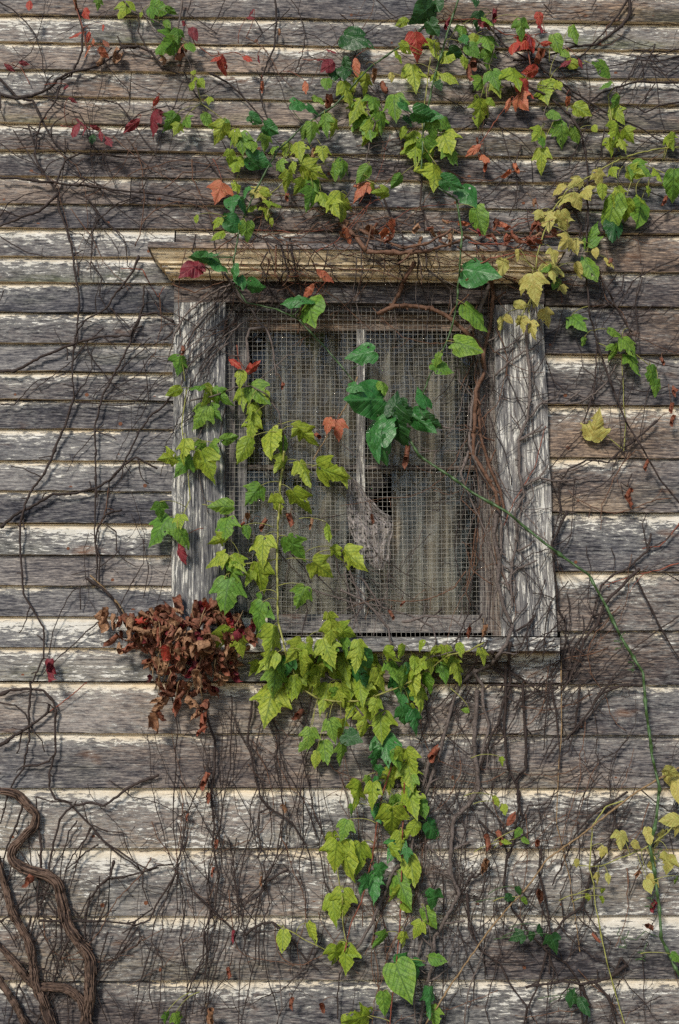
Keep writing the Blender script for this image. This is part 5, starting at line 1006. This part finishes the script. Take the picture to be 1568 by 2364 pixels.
Lf['t6'] = """60 215 140 40 T y;30 555 105 75 T y;375 615 65 -20 o y;290 642 75 -10 o y;350 690 75 0 o y;485 652 85 0 T y;555 632 70 0 o y;665 658 75 10 T y;425 690 95 0 T y;480 732 95 0 T g;525 710 95 10 T y;555 742 120 10 T y;250 725 100 30 T g;130 700 130 0 T y;80 680 105 -10 T y;190 765 120 20 T y;335 785 130 0 o y;400 790 120 0 o g;20 700 130 10 T y;20 845 135 10 T y;95 822 120 0 T y;155 832 120 20 T y;
380 855 125 0 T y;325 930 105 0 o y;285 880 85 0 T e;300 945 115 10 T e;350 965 120 20 T e;120 970 140 -10 T y;190 982 140 0 T y;215 1085 130 10 T e;320 1150 130 10 T y;170 1140 95 -10 T e;15 1110 105 0 T g;5 1000 105 0 T y;60 1040 95 70 g k;60 745 150 0 T e;265 805 125 0 T e;580 915 45 -90 o g;415 1120 115 0 d c;745 1150 45 0 T y;600 550 65 0 d c;660 545 75 0 d b;245 470 65 0 d c;285 425 45 0 d c;
20 620 90 0 T g;230 660 80 40 T y;160 900 90 -10 T y;60 900 100 -20 T y;310 720 60 0 o e;440 640 60 -30 o y;150 30 60 0 d c;-180 690 120 0 T y;-110 760 120 -20 T y;-60 660 110 10 T g;-220 800 110 -10 T y"""
Lf['t7'] = """1305 795 95 0 o y;1435 760 95 30 o y;1550 400 155 0 T y;1535 330 80 0 T y;1540 645 125 0 T y;1550 865 115 0 T y;770 1155 60 0 T g;820 1165 75 10 T g;150 520 90 -40 d c;1070 780 55 0 d m;940 60 95 0 d c;1495 1100 65 0 d c;1340 1080 65 0 d c;960 1140 105 0 d b;1060 945 55 0 d c;970 140 60 0 d c;995 350 50 0 d c;860 225 40 0 d c;1320 180 50 0 d b;1200 520 50 0 d b;980 480 50 0 d c"""
Lf['t8'] = """180 15 65 0 T e;235 55 130 0 T y;325 30 115 10 T y;90 112 110 -10 T y;150 122 120 0 T y;245 250 170 0 T y;330 152 120 10 T y;385 185 90 10 o g;260 165 90 0 T g;280 328 85 10 T y;435 285 125 35 o e;20 280 95 -20 T g;95 412 140 0 T y;25 425 190 5 o y;335 465 125 10 o y;190 480 90 20 T e;155 545 115 0 T e;285 548 140 20 T g;435 612 120 0 T e;310 642 75 60 o y;410 690 105 35 o g;15 620 140 -10 T y;25 872 130 0 T y;
310 910 125 80 T e;450 880 85 80 o g;345 935 110 10 T e;290 985 160 30 g g;420 1072 120 0 T e;430 1145 95 0 T g;205 1085 115 10 o g;90 1160 125 -85 T y;15 1172 60 0 o y;690 340 95 -20 d c;755 320 85 0 d c;790 240 80 150 r c;665 440 95 0 d b;910 340 55 0 d c;920 580 95 0 d c;860 335 50 60 o g;770 340 50 80 o y;825 300 55 -40 o g;790 600 65 80 o k;825 570 55 20 o k;855 615 50 40 o g;820 780 75 -60 T k;890 780 55 0 o k;930 750 65 20 o k;990 810 95 10 T k;
1085 1060 90 70 T k;1130 1100 80 30 o k;1300 330 80 0 T l;1370 355 60 60 o l;1215 390 60 -20 T l;1095 440 45 0 o l;1195 510 60 0 T l;1240 510 45 0 o l;1375 485 55 0 d b;1430 310 75 0 o l;1435 395 55 0 d l;1445 452 65 20 o l;1510 440 105 -10 T l;1485 325 90 -20 T l;1530 240 105 -80 o l;1560 272 85 0 T l;1445 522 70 30 o l;1425 545 55 10 o l;1530 50 115 10 o l;1530 20 95 75 o l;1560 112 95 0 o l;1145 600 45 -10 o y;1210 610 45 0 o y;1215 570 35 0 o y;1440 640 65 0 d m;1425 720 75 30 d c;1185 790 55 0 d c;1555 875 65 60 o g;
720 155 60 20 o y;760 190 50 0 o y;130 60 60 0 T g;60 190 50 0 T g;310 400 60 0 T e;1560 520 50 0 o g"""
LEAFY = dict(g=('gA', 'gB', 'gC'), l=('YR', 'YB'), red=('RL', 'RT', 'RW'), y=('LT', 'LU', 'LH', 'LW', 'LS', 'LB', 'LR'))
BAREK = ['UL', 'UT', 'LL', 'LD', 'LE', 'LC', 'CA', 'CO', 'WR', 'WC', 'WL', 'UR', 'RR', 'RB', 'BL', 'BM', 'BN', 'BC', 'BR']
def nearest(keys, x, y):
    best = (1e9, None, None)
    for k in keys:
        if PLANTS[k]['n'] >= 98: continue
        for path in PLANTS[k]['paths']:
            for q in path[::2]:
                d = (q[0]-x)**2+(q[1]-y)**2
                if d < best[0]: best = (d, k, q)
    return math.sqrt(best[0]), best[1], best[2]
def put_leaf(x, y, size, ang, kind, col, keys=None, out=None, stalk=True):
    if keys is None:
        keys = LEAFY['g'] if kind == 'g' else BAREK if kind == 'd' else LEAFY['l'] if col == 'l' else LEAFY['red'] if col in 'rmoc' else LEAFY['y']
    h = max(hgt(x, y), hgt(x, y-size*.3), hgt(x, y+size*.3))
    lift = rnd.uniform(.02, .06) if kind != 'd' else rnd.uniform(.012, .03)
    if kind == 'g': lift += .02
    o = h+lift if out is None else out
    tilt = rnd.uniform(-.35, .70) if kind != 'd' else rnd.uniform(-.8, .8); yaw = rnd.uniform(-.85, .85) if kind != 'd' else rnd.uniform(-1.2, 1.2)
    sz = size*.98/max(.80, math.cos(tilt)); 
    mat, base = leaf_matrix(x, y, sz, ang+rnd.uniform(-8, 8), o, tilt, yaw, rnd.choice((-1, 1)))
    a = R(ang); bx, by = x-math.sin(a)*size*.45, y-math.cos(a)*size*.45
    d, k, q = nearest(keys, bx, by)
    if k is None: return
    pl = PLANTS[k]; pl['n'] += 1
    me = get_leaf(kind, col)
    ob = bpy.data.objects.new('leaf' if kind != 'd' else 'dry_leaf', me); link(ob, pl['o'], mat)
    if stalk:
        e = P(*q)
        if (e-base).length > .075: e = base+(e-base).normalized()*.075
        a0 = mat.to_3x3() @ Vector((0, -1, 0)); a0.normalize()
        pts = []
        for t in (0, .15, .35, .6, .8, 1):
            p = base.lerp(e, t)+a0*(.022*t*(1-t)*2)+Vector((0, -.012*t*(1-t), -.008*t*(1-t))); pts.append(p)
        mb = MB(); tube(mb, pts, [.0008, .0008, .0008, .0009, .0010, .0012], 4)
        c = {'r': 'red', 'm': 'red', 'o': 'red', 'c': 'brown', 'b': 'tan', 'k': 'green', 'e': 'green'}.get(col, 'ystem')
        mb.build('leaf_stalk', M[c], ob, smooth=True)
for t, txt in Lf.items():
    ox, oy = TO[t]
    for row in txt.replace('\n', '').split(';'):
        if not row.strip(): continue
        q = row.split(); x, y, s, a = map(float, q[:4]); put_leaf(ox+x/2, oy+y/2, s/2, a, q[4], q[5])

for k in range(22): put_leaf(rnd.uniform(650, 1040), rnd.gauss(1560, 40), rnd.uniform(38, 60), rnd.uniform(-45, 45), rnd.choice('TTo'), rnd.choice('yyge'), ['LS', 'LB', 'LW'])
for k in range(18): q_ = rnd.uniform(1640, 2200); put_leaf(900+rnd.gauss(0, 38), q_, rnd.uniform(34, 58), rnd.uniform(-40, 40), rnd.choice('TTo'), rnd.choice('yyge'), ['LB'])
for x_, y_ in CORN: put_leaf(x_, y_, rnd.uniform(24, 40), rnd.uniform(-100, 100), 'd', rnd.choice('cccbo'), ['CO'], stalk=False)
# ------------------------------------------------------------------ clump of dead leaves caught left of the sill
clump = empty('dead_leaf_clump', P(440, 1510, .05), 'big clump of curled brown dead leaves caught below the left casing', 'dead leaves')
def clump_spot():
    while True:
        r_ = rnd.random()
        if r_ < .50: cx_, cy_, ax_, ay_ = 435, 1455, 120, 62
        elif r_ < .88: cx_, cy_, ax_, ay_ = 445, 1540, 105, 62
        elif r_ < .96: cx_, cy_, ax_, ay_ = 335, 1450, 62, 34
        else: cx_, cy_, ax_, ay_ = 560, 1465, 40, 34
        a = rnd.uniform(0, 6.28); f = math.sqrt(rnd.random()); return cx_+ax_*f*math.cos(a), cy_+ay_*f*math.sin(a), f
stuff = MB(); cnt = 0
hang = [(460, 1632), (455, 1650), (470, 1668), (462, 1684), (366, 1612), (372, 1634), (366, 1655), (360, 1668), (410, 1610), (412, 1628), (452, 1618), (380, 1596), (262, 1480), (272, 1500), (250, 1420), (258, 1440), (296, 1492)]
for i in range(250):
    if i < len(hang): x, y, f = *hang[i], .8
    else: x, y, f = clump_spot()
    out = max(hgt(x, y), .03)+.012+(1-f*f)*.075*rnd.uniform(.35, 1.0)+(.0 if i < 110 else -.01)
    me = get_leaf('d', rnd.choice('bcccmr' if rnd.random() < .3 else 'bccb'))
    sz = rnd.uniform(38, 62); mat, base = leaf_matrix(x, y, sz, rnd.uniform(-70, 70), out, rnd.uniform(-1.0, 1.0), rnd.uniform(-1.4, 1.4), rnd.choice((-1, 1)))
    if i < 98: link(bpy.data.objects.new('dried_leaf', me), clump, mat)
    else:
        mi = {'dry brown leaf': 0, 'dry red brown leaf': 1, 'crimson purple leaf': 2, 'scarlet leaf': 2}[me.materials[0].name]
        uvl = me.uv_layers[0].data; uu = [(0, 0)]*len(me.vertices)
        for lp in me.loops: uu[lp.vertex_index] = tuple(uvl[lp.index].uv)
        stuff.add([mat @ v_.co for v_ in me.vertices], [tuple(p_.vertices) for p_ in me.polygons], uu, None, mi)
tag(stuff.build('leaf_litter', [LM['b'], LM['c'], LM['m']], clump, smooth=True, uvname='leaf'), kind='stuff')
for k in range(22):
    mb = MB(); x0, y0, f = clump_spot(); a = rnd.uniform(.9, 2.2); L = rnd.uniform(40, 120); pts = []
    for j in range(6): pts.append(P(x0+(j/5-.5)*L*math.cos(a)+rnd.uniform(-3, 3), y0+(j/5-.5)*L*math.sin(a), .07+.03*math.sin(j)+rnd.uniform(0, .02)))
    tube(mb, pts, [.0011]*6, 5); mb.build('dry_stalk', M['tan'], clump, smooth=True)

# ------------------------------------------------------------------ ground and the trees across the yard (they show in the panes)
mb = MB(); N = 40
vs = []; fs = []
for j in range(N+1):
    for i in range(N+1):
        x, y = -60+120*i/N, -90+130*j/N; vs.append(Vector((x, y, -.02+.15*noise.noise(Vector((x*.1, y*.1, 0)))*min(1, max(0, (-y-1)/6)))))
for j in range(N):
    for i in range(N): q = j*(N+1)+i; fs.append((q, q+1, q+N+2, q+N+1))
mb.add(vs, fs); tag(mb.build('ground', M['soil'], None, smooth=True), kind='structure')
def tree(x, y, h, r, i, lab):
    e = empty('bare_tree', (x, y, -.1), lab, 'tree', 'bare trees across the yard'); rr = random.Random(i*31+5)
    mb = MB(); pts = [Vector((x+.25*noise.noise(Vector((k*.3, i, 0)))*k*.3, y+.2*noise.noise(Vector((k*.3, i, 9))), -.15+h*k/14)) for k in range(15)]
    tube(mb, pts, [r*(1.25 if k == 0 else 1)*(1-.85*k/14) for k in range(15)], 9, .2, i); mb.build('trunk', M['trunk'], e, smooth=True)
    mb = MB(); lv = MB()
    for b_ in range(14):
        k = rr.randint(6, 13); p = pts[k].copy(); a = rr.uniform(0, 6.28); L = h*rr.uniform(.12, .3)*(1.25-k/16); d = Vector((math.cos(a), math.sin(a), rr.uniform(.3, .9))).normalized(); bp_ = [p.copy()]
        for s_ in range(6):
            d = (d+Vector((rr.uniform(-.25, .25), rr.uniform(-.25, .25), rr.uniform(-.1, .2)))).normalized(); p = p+d*L/6; bp_.append(p.copy())
            if s_ > 1:
                d2 = (d+Vector((rr.uniform(-1, 1), rr.uniform(-1, 1), rr.uniform(-.2, .6)))).normalized(); q2 = p+d2*L*.35
                tube(mb, [p, (p+q2)/2+Vector((0, 0, .03)), q2], [r*.06, r*.04, r*.02], 4)
                for l_ in range(3):
                    c = q2+Vector((rr.uniform(-.3, .3), rr.uniform(-.3, .3), rr.uniform(-.3, .3))); s2 = rr.uniform(.04, .08)
                    u_ = Vector((rr.uniform(-1, 1), rr.uniform(-1, 1), rr.uniform(-1, 1))).normalized(); w_ = u_.orthogonal().normalized()
                    lv.add([c-u_*s2, c+w_*s2*.6, c+u_*s2, c-w_*s2*.6], [(0, 1, 2, 3)])
        tube(mb, bp_, [r*.2*(1-.12*j) for j in range(7)], 5)
    mb.build('limbs', M['trunk'], e, smooth=True); lv.build('crown', M['grass'] if i % 2 else M['tan'], e)
specs = []
_ = [(-3.9, -13, 11, .20, 'slim tree nearest the left of the yard'), (-1.4, -15, 13, .26, 'tree straight across the yard left of centre'), (1.2, -12, 10, .16, 'thin tree straight across the yard right of centre'), (2.6, -16, 13, .28, 'stout tree across the yard right of centre'), (4.6, -13.5, 12, .2, 'slim tree to the right across the yard'), (-6.6, -16, 12, .24, 'leaning tree far to the left of the yard'), (7.2, -17, 13, .26, 'tall tree far to the right of the yard')]
LABS = ['slim', 'stout', 'crooked', 'leaning', 'pale', 'dark', 'forked']
for i in range(24):
    x_ = -8.4+.72*i+rnd.uniform(-.25, .25); y_ = -(12.5+(i*5 % 7)*1.1); s_ = ['far left', 'left', 'centre left', 'centre', 'centre right', 'right', 'far right'][min(6, i//4 if i < 12 else (i+2)//4)]
    specs.append((x_, y_, rnd.uniform(8.5, 10.2), rnd.choice((.11, .15, .19, .24)), '%s bare tree across the yard at the %s, number %s from the left' % (LABS[i % 7], s_, ['one', 'two', 'three', 'four', 'five', 'six', 'seven', 'eight', 'nine', 'ten', 'eleven', 'twelve'][i % 12])))
for i, (x, y, h, r, lab) in enumerate(specs): tree(x, y, h, r, i, lab)
